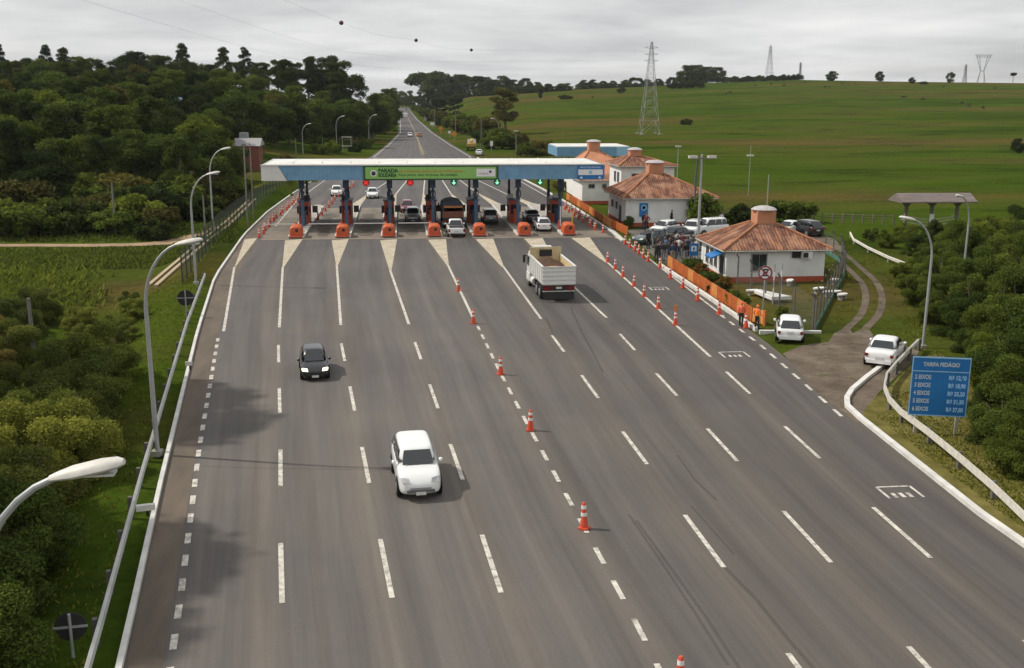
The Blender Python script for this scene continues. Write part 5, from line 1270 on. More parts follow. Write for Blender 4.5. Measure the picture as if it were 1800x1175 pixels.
for i, q in enumerate([(806, 512), (832, 569), (880, 659), (932, 757), (1027, 930), (1194, 1215)]):
    cone(gp(*q), 'orange cone on the dashed centre line, ' + ordw(i) + ' one counted from the booths', 'cones on the dashed centre line', i)
for i, q in enumerate([(1068, 461), (1081, 474), (1095, 487), (1114, 504), (1132, 522), (1157, 543), (1187, 572)]):
    o = cone(gp(*q), 'orange cone on the solid line right of the truck, ' + ordw(i) + ' one from the booths', 'cones on the solid line right of the truck', i)
    if i == 6:
        o['label'] = 'cone topped with a small orange flag at the near end of its row'
        m_ = MB(); m_.box((0, 0, 1.28), (.26, .05, .34)); f = m_.build('flag', M('orange_flag', (.75, .22, .05), .7), o)
for i, q in enumerate([(1099, 430), (1107, 436), (1116, 441), (1123, 447), (1131, 454), (1139, 460), (1160, 472), (1178, 490), (1200, 507), (1226, 529), (1264, 553), (1311, 577)]):
    cone(gp(*q), 'orange cone along the right kerb line, ' + ordw(i) + ' one from the canopy', 'cones along the right kerb line', i)
for i in range(15):
    y = 111.5 + i * 1.75 + (i % 3) * .4; x = 22.35 - (i % 2) * .55
    cone(Vector((x, y, 0)), 'small cone in the double row by the right kerb, ' + ordw(i) + ' from the near end', 'cones in the double row by the right kerb', i)
for i in range(16):
    y = 110.5 + i * 2.9; x = interp(y, [(110, -14.9), (125, -15.2), (160, -14.2)]) + (i % 2) * .15
    cone(Vector((x, y, 0)), 'small cone along the far left lane edge, ' + ordw(i) + ' one from the near end', 'cones along the far left lane edge', i)
for i in range(11):
    y = 126 + i * 4.6; x = interp(y, [(126, -9.9), (150, -9.2), (180, -7.0)])
    cone(Vector((x, y, 0)), 'small cone in the row behind the leftmost booth, ' + ordw(i) + ' one from the booth', 'cones behind the leftmost booth', i)
# ------------------------------------------------------------------ people
SKIN = M('skin', (.36, .20, .14), .6, var=.06); HAIR = M('dark_hair', (.022, .017, .013), .7)
CL = {k: M('cloth_' + k, c, .85, var=.15, scale=6) for k, c in dict(black=(.018, .018, .02), navy=(.03, .045, .09), blue=(.09, .15, .26), white=(.62, .62, .62), grey=(.20, .20, .21), maroon=(.16, .025, .035), teal=(.16, .22, .26), denim=(.06, .085, .14), orange=(.85, .20, .03), coral=(.80, .16, .09), khaki=(.24, .19, .12), brown=(.09, .055, .035)).items()}
def skinmesh(verts, edges, radii, root=0, lv=1):
    me = bpy.data.meshes.new('s'); me.from_pydata(verts, edges, []); o = bpy.data.objects.new('s', me); COL.objects.link(o)
    md = o.modifiers.new('s', 'SKIN'); md.use_smooth_shade = True
    for i, r in enumerate(radii): me.skin_vertices[0].data[i].radius = (r[0], r[1]) if hasattr(r, '__len__') else (r, r); me.skin_vertices[0].data[i].use_root = (i == root)
    sb = o.modifiers.new('b', 'SUBSURF'); sb.levels = lv; sb.render_levels = lv
    dg = bpy.context.evaluated_depsgraph_get(); out = bpy.data.meshes.new_from_object(o.evaluated_get(dg)); bpy.data.objects.remove(o); return out
def limb_mesh(segs):
    """tapered chains given as (points, radii) joined into one clothing mesh"""
    m_ = MB()
    for P, r in segs: m_.tube(P, r, 10)
    return m_
def person_proto(pose):
    """standing figure 1.72 m tall facing -y"""
    st = {'stand': dict(f=(.0, .02), arms=[((.23, .02, 1.12), (.25, -.05, .87)), ((-.23, .02, 1.12), (-.25, -.05, .87))]),
          'photo': dict(f=(.03, -.03), arms=[((.27, -.06, 1.14), (.10, -.28, 1.40)), ((-.27, -.06, 1.14), (-.10, -.28, 1.40))]),
          'walk': dict(f=(-.22, .20), arms=[((.23, .12, 1.13), (.22, .12, .90)), ((-.23, -.05, 1.13), (-.20, -.24, .98))]),
          'hip': dict(f=(.05, -.05), arms=[((.33, .08, 1.14), (.17, -.06, 1.0)), ((-.24, .0, 1.12), (-.2, -.2, 1.02))])}[pose]
    V = [(0, 0, .94), (0, .0, 1.14), (0, .01, 1.34), (0, .0, 1.47), (0, -.02, 1.55), (0, -.03, 1.64), (0, -.02, 1.71)]
    Rr = [(.14, .11), (.135, .10), (.165, .11), (.06, .06), (.075, .085), (.078, .095), (.045, .055)]
    Eg = [(0, 1), (1, 2), (2, 3), (3, 4), (4, 5), (5, 6)]
    def add(p, r, par): V.append(p); Rr.append(r); Eg.append((par, len(V) - 1)); return len(V) - 1
    legs = []
    for sx, fy in ((1, st['f'][0]), (-1, st['f'][1])):
        h = add((sx * .10, 0, .86), .085, 0); k = add((sx * .11, fy * .45 - .02, .48), .058, h); a = add((sx * .115, fy, .09), .04, k); add((sx * .13, fy - .15, .04), .032, a); legs.append((V[h], V[k], V[a]))
    arms = []
    for (el, wr), sx in zip(st['arms'], (1, -1)):
        s_ = add((sx * .19, .01, 1.40), .055, 2); e_ = add(el, .042, s_); w_ = add(wr, .028, e_); arms.append((V[s_], el, wr))
    body = skinmesh(V, Eg, Rr); me = body
    # hands with thumb and four fingers, ears, nose joined to the body
    bm = bmesh.new(); bm.from_mesh(me); ex = MB()
    for (s_, el, wr), sx in zip(arms, (1, -1)):
        w_ = Vector(wr); d = (w_ - Vector(el)).normalized(); side = d.cross(Vector((0, 1, 0)) if abs(d.y) < .8 else Vector((0, 0, 1))).normalized(); nn = d.cross(side)
        pal = w_ + d * .085
        ex.tube([w_ - d * .02, w_ + d * .03, pal], [.026, .034, .032], 8)
        for q, ln in zip((-.027, -.009, .009, .027), (.062, .078, .082, .07)):
            b0 = pal + side * q; ex.tube([b0 - d * .02, b0 + d * ln * .5, b0 + d * ln * .8 + nn * .02], [.010, .0095, .007], 5)
        ex.tube([w_ + d * .03 + side * .025, w_ + d * .06 + side * .055, w_ + d * .09 + side * .062 + nn * .01], [.012, .011, .008], 5)
    ex.tube([(0, -.11, 1.635), (0, -.135, 1.605)], [.008, .016], 6)
    for sx in (-1, 1): ex.tube([(sx * .082, -.01, 1.60), (sx * .09, 0, 1.65)], [.016, .02], 6)
    ex.tube([(-.026, -.112, 1.572), (0, -.12, 1.57), (.026, -.112, 1.572)], [.006, .009, .006], 5)
    tmp = ex.mesh('e', SKIN); bm.from_mesh(tmp); bm.to_mesh(me); bm.free(); bpy.data.meshes.remove(tmp)
    me.materials.clear(); me.materials.append(SKIN); me.name = 'person_body'
    for p in me.polygons: p.use_smooth = True
    top = [([(0, 0, .90), (0, 0, 1.02), (0, 0, 1.2), (0, 0, 1.36), (0, 0, 1.44), (0, 0, 1.50)], [.165, .165, .17, .19, .15, .07])]
    for s_, el, wr in arms:
        mid = Vector(el).lerp(Vector(wr), .86); top.append(([Vector((s_[0] * .5, 0, 1.38)), Vector(s_), Vector(el), mid], [.07, .072, .058, .045]))
    tm = limb_mesh(top)
    for i, v in enumerate(tm.v):
        if abs(v[0]) < .2 and v[2] < 1.5 and i < 60: tm.v[i] = (v[0], v[1] * .72, v[2])
    legm = limb_mesh([([(0, 0, .80), (0, 0, .90), (0, 0, .98)], [.13, .165, .16])] + [([Vector((h[0] * .8, h[1], .92)), Vector(h), Vector(k), Vector((a[0], a[1], .10))], [.09, .10, .072, .06]) for h, k, a in legs])
    shoe = limb_mesh([([(sx * .115, fy + .05, .05), (sx * .12, fy - .06, .055), (sx * .125, fy - .18, .035)], [.048, .052, .036]) for sx, fy in ((1, st['f'][0]), (-1, st['f'][1]))])
    hair = MB(); hair.lathe([(.0, .125), (.06, .115), (.10, .06), (.108, 0), (.10, -.05)], (0, .012, 1.645), 14)
    for i, v in enumerate(hair.v):
        if v[1] < -.02: hair.v[i] = (v[0], v[1] * .9, max(v[2], 1.665))
    return dict(body=me, top=tm.mesh('top', SKIN), trousers=legm.mesh('trousers', SKIN), shoes=shoe.mesh('shoes', SKIN), hair=hair.mesh('hair', SKIN))
PROT = {}
def person(p, rz, pose, top, leg, label, group, hair='h', sc=1.0, vest=None):
    if pose not in PROT: PROT[pose] = person_proto(pose)
    t = thing('person', label, 'person', (p.x, p.y, .03), rz, group); sc = sc * 1.06; t.scale = (sc, sc, sc)
    for k, mt in (('body', SKIN), ('top', CL[top]), ('trousers', CL[leg]), ('shoes', CL['black']), ('hair', HAIR if hair == 'h' else CL[hair])):
        o = bpy.data.objects.new(k, PROT[pose][k]); COL.objects.link(o); o.parent = t
        o.material_slots[0].link = 'OBJECT'; o.material_slots[0].material = mt
    return t
person(gp(1302, 575), 2.6, 'walk', 'coral', 'black', 'worker in coral safety shirt and dark trousers at the fence end, nearer the road', 'road workers by the orange fence', 'coral', .90)
person(gp(1330, 580), 2.0, 'hip', 'orange', 'black', 'worker in bright orange jacket bending beside the white hatchback', 'road workers by the orange fence', 'orange', .88)
gC = 'people gathered by the parked cars'
crowd = [(1139, 438, 0.4, 'stand', 'black', 'black', 'person all in black standing alone by the teal-grey car'), (1147, 436, 1.2, 'hip', 'teal', 'grey', 'person in pale teal shirt beside the person all in black'),
 (1153, 460, 2.2, 'photo', 'black', 'black', 'person in black holding a camera at the near edge of the crowd'), (1160, 455, 1.8, 'photo', 'navy', 'black', 'person in navy raising a camera at the front of the crowd'),
 (1170, 452, 2.6, 'stand', 'blue', 'grey', 'person in blue jacket at the left front of the crowd'), (1178, 449, 3.1, 'photo', 'black', 'denim', 'person in black top and jeans inside the crowd'),
 (1186, 455, 3.6, 'stand', 'maroon', 'navy', 'person in maroon top at the front of the crowd'), (1193, 452, 2.7, 'hip', 'white', 'denim', 'person in white top in the middle of the crowd'),
 (1200, 456, 3.0, 'stand', 'brown', 'grey', 'person in brown top and grey trousers in the crowd'), (1208, 452, 3.4, 'photo', 'navy', 'black', 'person in navy top filming at the right of the crowd'),
 (1213, 447, 3.8, 'stand', 'grey', 'black', 'person in grey top at the right end of the crowd'), (1174, 441, .4, 'stand', 'black', 'navy', 'person in dark clothes at the back of the crowd, left side'),
 (1190, 441, .2, 'stand', 'white', 'black', 'person in white shirt at the back of the crowd'), (1199, 444, 6.0, 'hip', 'maroon', 'denim', 'person in maroon shirt and jeans behind the crowd'), (1224, 455, 3.3, 'photo', 'white', 'grey', 'person in white jacket next to the blue service sign'),
 (1182, 461, 2.9, 'stand', 'navy', 'khaki', 'person in navy and khaki nearest the orange fence'),
 (1165, 459, 2.2, 'stand', 'black', 'grey', 'person in black top and grey trousers at the crowd front left'), (1156, 449, 1.2, 'stand', 'brown', 'black', 'person in brown top facing the crowd from its left edge'), (1182, 445, .8, 'photo', 'black', 'black', 'person in black in the centre back of the crowd'), (1205, 460, 3.2, 'hip', 'black', 'grey', 'person in black top and grey trousers at the crowd front right'), (1216, 457, 3.5, 'stand', 'navy', 'navy', 'person all in navy at the right front of the crowd'), (1168, 446, 1.5, 'stand', 'navy', 'khaki', 'person in navy and khaki on the left of the crowd'), (1190, 448, 4.4, 'hip', 'black', 'navy', 'person in black and navy turned away inside the crowd'), (1176, 458, 2.7, 'hip', 'black', 'denim', 'person in black top and jeans at the front centre of the crowd')]
for px, py, rz, pose, a, b, lb in crowd: person(gp(px, py), rz, pose, a, b, lb, gC)
gB = 'people standing near the white control building'
for px, py, rz, pose, a, b, lb in [(1131, 403, .5, 'stand', 'black', 'denim', 'person in black beside the wall poster'), (1136, 405, 5.8, 'hip', 'maroon', 'black', 'person in maroon beside the wall poster'), (1172, 397, 1, 'stand', 'navy', 'navy', 'slim person in navy against the white wall'), (1180, 398, 4, 'hip', 'black', 'black', 'person in black bag and coat against the white wall'), (1267, 402, 3, 'stand', 'white', 'denim', 'person in white shirt and jeans by the lot fence')]:
    person(gp(px, py), rz, pose, a, b, lb, gB)
# ------------------------------------------------------------------ cattle
HIDE = M('dark_cow_hide', (.035, .025, .02), .9, var=.3)
def cow_mesh():
    V = [(0, 0, 1.05), (0, .5, 1.08), (0, .85, 1.1), (0, -.55, 1.08), (0, 1.15, 1.2), (0, 1.4, 1.22), (0, 1.7, 1.08)]; Rr = [(.34, .40), (.33, .40), (.26, .34), (.30, .34), (.16, .2), (.14, .15), (.09, .09)]; Eg = [(0, 1), (1, 2), (0, 3), (2, 4), (4, 5), (5, 6)]
    for par, sx, y in ((2, 1, .78), (2, -1, .78), (3, 1, -.6), (3, -1, -.6)):
        V += [(sx * .2, y, .85), (sx * .2, y + (.03 if y > 0 else -.10), .42), (sx * .2, y, .04)]; Rr += [.14, .065, .055]; n = len(V); Eg += [(par, n - 3), (n - 3, n - 2), (n - 2, n - 1)]
    V.append((0, -.9, 1.0)); Rr.append(.04); Eg.append((3, len(V) - 1)); V.append((0, -.95, .5)); Rr.append(.03); Eg.append((len(V) - 2, len(V) - 1))
    for sx in (1, -1): V.append((sx * .28, 1.36, 1.32)); Rr.append(.04); Eg.append((5, len(V) - 1))
    me = skinmesh(V, Eg, Rr); me.materials.clear(); me.materials.append(HIDE)
    for p in me.polygons: p.use_smooth = True
    return me
CM = cow_mesh()
for i, (px, ds) in enumerate(sorted([(1325, 800), (1352, 815), (1376, 790), (1412, 840), (1447, 760), (1455, 765), (1478, 820), (1500, 835), (1585, 640), (1591, 650), (1622, 620), (1690, 585), (1704, 560), (1729, 540), (1655, 800), (1282, 700), (1275, 690), (1745, 780)])):
    p = gd(px, ds); o = bpy.data.objects.new('cow', CM); COL.objects.link(o); o.location = (p.x, p.y, T(p.x, p.y) - .02); o.rotation_euler = (0, 0, i * 1.7)
    tag(o, 'tiny dark cow grazing on the hillside, ' + ordw(i) + ' of the scattered herd from the left', 'cow', 'cattle grazing on the hill')
# ------------------------------------------------------------------ vegetation
def leaf_mat(name, col, hue=.12):
    mt = bpy.data.materials.new(name); mt.use_nodes = True; n = mt.node_tree.nodes; k = mt.node_tree.links
    n.clear(); out = n.new('ShaderNodeOutputMaterial')
    at = n.new('ShaderNodeAttribute'); at.attribute_name = 'tint'
    oi = n.new('ShaderNodeObjectInfo')
    c = mixc(n, k, at.outputs['Fac'], tuple(v * .72 for v in col), tuple(min(1, v * 1.75) for v in (col[0] * 1.12, col[1], col[2] * .9)))
    c = mixc(n, k, 1.0, c, ramp(n, k, oi.outputs['Random'], [(0, (.68, .72, .78)), (.5, (1.05, 1.05, 1)), (1, (1.42, 1.38, 1.1))]), 'MULTIPLY')
    df = n.new('ShaderNodeBsdfDiffuse'); tr = n.new('ShaderNodeBsdfTranslucent'); gl = n.new('ShaderNodeBsdfGlossy'); gl.inputs['Roughness'].default_value = .5
    k.new(c, df.inputs[0]); k.new(c, tr.inputs[0])
    m1 = n.new('ShaderNodeMixShader'); m1.inputs[0].default_value = .28; k.new(df.outputs[0], m1.inputs[1]); k.new(tr.outputs[0], m1.inputs[2])
    m2 = n.new('ShaderNodeMixShader'); m2.inputs[0].default_value = .0; k.new(m1.outputs[0], m2.inputs[1]); k.new(gl.outputs[0], m2.inputs[2])
    k.new(m2.outputs[0], out.inputs[0]); MATS[name] = mt; return mt
BARK = M('grey_bark', (.13, .105, .08), .9, var=.3, scale=3); BARKP = M('pale_bark', (.26, .235, .20), .9, var=.25, scale=2)
LF = dict(dark=leaf_mat('dark_foliage', (.033, .051, .016)), mid=leaf_mat('mid_foliage', (.060, .090, .022)), light=leaf_mat('light_foliage', (.088, .118, .024)), olive=leaf_mat('olive_foliage', (.088, .088, .028)), rust=leaf_mat('brownish_foliage', (.062, .052, .024)), euc=leaf_mat('grey_green_foliage', (.030, .043, .022)), scruba=leaf_mat('pale_scrub_leaves', (.135, .160, .040)), scrubb=leaf_mat('green_scrub_leaves', (.105, .135, .035)), scrubc=leaf_mat('olive_scrub_leaves', (.130, .118, .042)), vivid=leaf_mat('vivid_foliage', (.085, .135, .022)), red=leaf_mat('reddish_foliage', (.09, .06, .02)))
def leaves(clumps, n, size, seed, mat, name='crown', flat=.35):
    g = np.random.default_rng(seed)
    C = np.array([c for c, r in clumps], float); Rr = np.array([r if hasattr(r, '__len__') else (r, r, r * .8) for c, r in clumps], float)
    w = (Rr[:, 0] * Rr[:, 1]); w /= w.sum()
    ci = g.choice(len(C), n, p=w)
    d = g.normal(size=(n, 3)); d /= np.linalg.norm(d, axis=1, keepdims=True)
    d[:, 2] = np.where((d[:, 2] < -.3) & (g.random(n) < .6), -d[:, 2], d[:, 2])
    rad = 1 - .55 * g.random(n) ** 1.6; rad *= 1 + .12 * g.normal(size=n)
    P = C[ci] + d * Rr[ci] * rad[:, None]
    nr = d * .6 + g.normal(size=(n, 3)) * .75 + np.array([0, 0, flat]); nr /= np.linalg.norm(nr, axis=1, keepdims=True)
    a = np.cross(nr, g.normal(size=(n, 3))); a /= np.linalg.norm(a, axis=1, keepdims=True) + 1e-9
    b = np.cross(nr, a)
    s = size * (.6 + .8 * g.random(n)); s = np.where(g.random(n) < .15, s * 1.5, s)
    u = a * s[:, None]; v = b * (s * .55)[:, None]
    q = np.stack([P - u, P - v * 1.0 + u * .1, P + u, P + v + u * .1], 1).reshape(-1, 3)
    me = bpy.data.meshes.new(name); me.vertices.add(4 * n); me.vertices.foreach_set('co', q.astype(np.float32).ravel())
    me.loops.add(4 * n); me.loops.foreach_set('vertex_index', np.arange(4 * n, dtype=np.int32)); me.polygons.add(n)
    me.polygons.foreach_set('loop_start', np.arange(0, 4 * n, 4, dtype=np.int32)); me.polygons.foreach_set('loop_total', np.full(n, 4, np.int32))
    ct = g.random(len(C)) * .5
    t = np.clip(ct[ci] + g.random(n) * .5, 0, 1)
    at = me.attributes.new('tint', 'FLOAT', 'FACE'); at.data.foreach_set('value', t.astype(np.float32))
    me.materials.append(mat); me.update(calc_edges=True); me.validate(); return me
def tree_proto(name, kind, seed, mat, n, size, bark=BARK):
    r = random.Random(seed); t = thing(name, 'x', 'tree' if 'shrub' not in name and 'hedge' not in name else 'shrub'); cl = []; tk = MB()
    def limb(a, b, r0, r1):
        a, b = Vector(a), Vector(b); mid = a.lerp(b, .5) + Vector((r.uniform(-.3, .3), r.uniform(-.3, .3), .2)); tk.tube([a, mid, b], [r0, (r0 + r1) / 2, r1], 6)
    if kind == 'broad':            # height about 11
        top = Vector((r.uniform(-.6, .6), r.uniform(-.6, .6), 8)); tk.tube([(0, 0, -.6), (0.1, 0, 1.5), (top.x * .5, top.y * .5, 4.5), top], [.34, .26, .2, .07], 8)
        for i in range(26):
            th = r.uniform(0, 2 * PI); zz = r.uniform(-1, 1); rr = math.sqrt(max(0, 1 - zz * zz)) * r.uniform(.55, 1.0)
            c = (3.4 * rr * math.cos(th), 3.4 * rr * math.sin(th), 6.3 + 3.6 * zz); cl.append((c, r.uniform(1.0, 1.75)))
            if i < 9: limb((0, 0, r.uniform(2.5, 5)), c, .12, .03)
    elif kind == 'tall':           # height about 15, open lower trunk
        top = Vector((r.uniform(-.8, .8), r.uniform(-.8, .8), 13)); tk.tube([(0, 0, -.6), (.1, 0, 3), (top.x * .5, top.y * .5, 8), top], [.32, .25, .17, .05], 8)
        for i in range(24):
            z = r.uniform(4.8, 14.0); w = 2.9 * math.sin(PI * min(1, (z - 3.5) / 12.2)) ** .6; th = r.uniform(0, 2 * PI); rr = w * r.uniform(.3, 1.0)
            c = (rr * math.cos(th), rr * math.sin(th), z); cl.append((c, r.uniform(.85, 1.55)))
            if i < 10: limb((0, 0, z - 1.6), c, .09, .03)
    elif kind == 'euc':            # eucalyptus: bare trunk with separate puffs, height about 18
        top = Vector((r.uniform(-.8, .8), r.uniform(-.8, .8), 16.2)); tk.tube([(0, 0, -.6), (.1, 0, 5), (top.x * .5, top.y * .5, 11), top], [.3, .24, .16, .06], 8)
        for i in range(19):
            z = lerp(7.0, 17.0, i / 18) + r.uniform(-.5, .5); w = lerp(3.2, .5, (i / 18) ** 1.4); th = i * 2.4 + r.uniform(-.4, .4)
            c = (w * math.cos(th), w * math.sin(th), z); cl.append((c, (r.uniform(1.1, 1.8), r.uniform(1.1, 1.8), r.uniform(.8, 1.2)))); limb((0, 0, z - 1.3), c, .08, .03)
    elif kind == 'umbrella':       # wide flat crown, height about 10
        tk.tube([(0, 0, -.6), (0, 0, 3.2), (.3, 0, 6)], [.4, .32, .15], 8)
        for i in range(24):
            th = r.uniform(0, 2 * PI); rr = 5.2 * math.sqrt(r.random()); c = (rr * math.cos(th), rr * math.sin(th), 7.6 + 1.3 * math.sqrt(max(0, 1 - (rr / 5.4) ** 2)) + r.uniform(-1.0, .3)); cl.append((c, (r.uniform(1.1, 1.8),) * 2 + (r.uniform(.8, 1.2),)))
            if i < 9: limb((0, 0, 3.5), c, .13, .04)
    elif kind == 'shrub':          # height about 3.2
        for i in range(5): limb((0, 0, -.2), (r.uniform(-1, 1), r.uniform(-1, 1), r.uniform(1.3, 2.2)), .05, .02)
        for i in range(20):
            th = r.uniform(0, 2 * PI); rr = 1.7 * math.sqrt(r.random()); c = (rr * math.cos(th), rr * math.sin(th), r.uniform(.35, 2.5) * (1 - .25 * rr / 1.7)); cl.append((c, r.uniform(.42, .8)))
    elif kind == 'thicket':        # big bush seen close, height about 6
        for i in range(6): limb((r.uniform(-.5, .5), r.uniform(-.5, .5), -.3), (r.uniform(-2, 2), r.uniform(-2, 2), r.uniform(3, 5)), .10, .03)
        for i in range(46):
            th = r.uniform(0, 2 * PI); rr = 2.7 * math.sqrt(r.random()); c = (rr * math.cos(th), rr * math.sin(th), r.uniform(.6, 5.4) * (1 - .35 * (rr / 2.7) ** 2)); cl.append((c, r.uniform(.45, 1.0)))
    elif kind == 'round':          # clipped round bush, height about 2
        tk.tube([(0, 0, -.2), (0, 0, .7)], [.08, .05], 6)
        for i in range(16):
            th = r.uniform(0, 2 * PI); zz = r.uniform(-1, 1); rr = math.sqrt(1 - zz * zz) * .62; cl.append(((rr * math.cos(th), rr * math.sin(th), 1.0 + .62 * zz), r.uniform(.34, .5)))
    elif kind == 'column':
        tk.tube([(0, 0, -.4), (0, 0, 8)], [.3, .08], 6)
        for i in range(20): z = r.uniform(1.6, 11); w = 2.2 * math.sin(PI * min(1, .1 + z / 13)); th = r.uniform(0, 2 * PI); cl.append(((w * r.random() * math.cos(th), w * r.random() * math.sin(th), z), r.uniform(1.0, 1.6)))
    elif kind == 'palm':
        tk.tube([(0, 0, -.4), (.2, 0, 4), (.2, .1, 8)], [.24, .18, .16], 8)
        for i in range(14): th = i * 2.4; cl.append(((.2 + 1.3 * math.cos(th), 1.3 * math.sin(th), 8.2 + .5 * math.sin(i * 1.7)), (.8, .8, .5)))
    tk.build('trunk', bark, t); me = leaves(cl, n, size, seed, mat); o = bpy.data.objects.new('crown', me); COL.objects.link(o); o.parent = t
    return t
PT = {}
def proto(key, *a):
    if key not in PT: PT[key] = tree_proto(*a)
    return PT[key]
def variants(key, name, kind, mats, n, size, bark=BARK): return [tree_proto(name, kind, 100 + 7 * i + len(key), LF[m_], n, size, bark) for i, m_ in enumerate(mats)]
VAR = dict(broad=variants('broad', 'broadleaf_tree', 'broad', ['mid', 'dark', 'light', 'dark', 'mid'], 15000, .155), tall=variants('tall', 'slender_tree', 'tall', ['mid', 'dark', 'olive', 'dark'], 14000, .16),
           euc=variants('euc', 'eucalyptus_tree', 'euc', ['euc', 'euc', 'dark'], 9000, .20, BARKP), umb=variants('umb', 'spreading_tree', 'umbrella', ['dark', 'euc'], 8000, .28),
           shrub=variants('shrub', 'shrub', 'shrub', ['mid', 'light', 'dark', 'olive'], 5200, .13), thick=variants('thick', 'thicket_shrub', 'thicket', ['light', 'mid', 'mid', 'olive', 'light', 'scruba', 'scrubb', 'scrubc'], 80000, .056),
           round=variants('round', 'round_shrub', 'round', ['mid', 'red', 'light'], 3000, .09), column=variants('column', 'column_tree', 'column', ['dark'], 3200, .40), palm=variants('palm', 'palm_tree', 'palm', ['euc'], 700, .6))
vr = random.Random(77)
def plant(kind, p, sc, label, group=None, var=None, sink=0.0, sxy=None, z=None):
    L = VAR[kind]; pr = L[vr.randrange(len(L)) if var is None else var % len(L)]
    s = (sc * (sxy or 1), sc * (sxy or 1), sc)
    return another(pr, USED, (p.x, p.y, (T(p.x, p.y) if z is None else z) - sink), vr.uniform(0, 6.28), label, group, s)
# rows of the left wood, front to back, each from left to right
rows = [(160, -70, 395, 12, 'mix', .86, 'first'), (178, -60, 385, 13, 'mix', 1.06, 'second'), (204, -60, 375, 14, 'mix', 1.15, 'third'), (236, -50, 430, 14, 'mix', 1.12, 'fourth'),
        (268, -40, 500, 17, 'mix', 1.1, 'fifth'), (310, -40, 640, 20, 'mix', 1.08, 'sixth'), (352, -30, 640, 20, 'mix', 1.08, 'seventh')]
for ds, p0, p1, n, kind, sc, nm in rows:
    for i in range(n):
        px = lerp(p0, p1, (i + vr.uniform(.2, .8)) / n); d_ = ds * vr.uniform(.95, 1.06)
        if nm in ('first', 'second', 'third') and 305 < px < 335: continue
        k = kind if kind != 'mix' else ('tall' if vr.random() < .5 else 'broad')
        p = gd(px, d_)
        if p.x > xl(p.y) - 7: p.x = xl(p.y) - 7 - vr.random() * 3
        plant(k, p, sc * vr.uniform(.85, 1.15) * (.82 if k == 'tall' else 1), 'tree in the %s row of the left wood, %s one from the left' % (nm, ordw(i)), 'trees of the left wood', sxy=1.12)
sky_ = [(-14, 96, 'euc'), (2, 90, 'euc'), (30, 118, 'broad'), (57, 106, 'broad'), (84, 90, 'euc'), (115, 94, 'euc'), (138, 112, 'broad'), (162, 106, 'broad'), (190, 122, 'broad'), (218, 100, 'broad'), (238, 96, 'broad'), (262, 98, 'broad'), (284, 102, 'broad'), (305, 112, 'broad'), (323, 85, 'euc'), (345, 110, 'broad'), (370, 116, 'broad'),
        (394, 90, 'euc'), (412, 112, 'broad'), (432, 90, 'euc'), (452, 112, 'tall'), (470, 113, 'tall'), (488, 108, 'tall'), (502, 107, 'tall'), (520, 112, 'tall'), (541, 102, 'tall'), (556, 112, 'tall'), (572, 100, 'tall'), (592, 108, 'tall'), (606, 126, 'broad')]
for i, (px, yt, k) in enumerate(sky_):
    ds = 392 + (i * 37 % 23); p = gd(px, ds); z = T(p.x, p.y); top = CAMH + (165 + .0044 * (px - 900) - yt) / 1849 * ds; h0 = {'euc': 17.8, 'broad': 10.9, 'tall': 15.0}[k]
    plant(k, p, max(.5, (top - z) / h0), ('dark eucalyptus' if k == 'euc' else 'dark tree') + ' on the left skyline, %s tree from the left' % ordw(i), 'trees on the left skyline', {'euc': i, 'broad': 1 + 2 * (i % 2), 'tall': 1 + 2 * (i % 2)}[k], sxy=.95 if k == 'euc' else 1.2)
for i, (px, ds) in enumerate([(478, 262), (503, 272), (527, 286), (550, 294), (574, 306), (598, 316), (620, 332), (640, 348), (655, 368), (668, 392), (676, 425), (682, 470)]):
    plant('broad', gd(px, ds), 1.12 + .14 * math.sin(i * 2.7), 'leafy tree at the wood edge behind the canopy, %s from the left' % ordw(i), 'wood edge behind the canopy', [0, 1, 2, 0, 3, 4, 1][i % 7], sink=1.7, sxy=1.2)
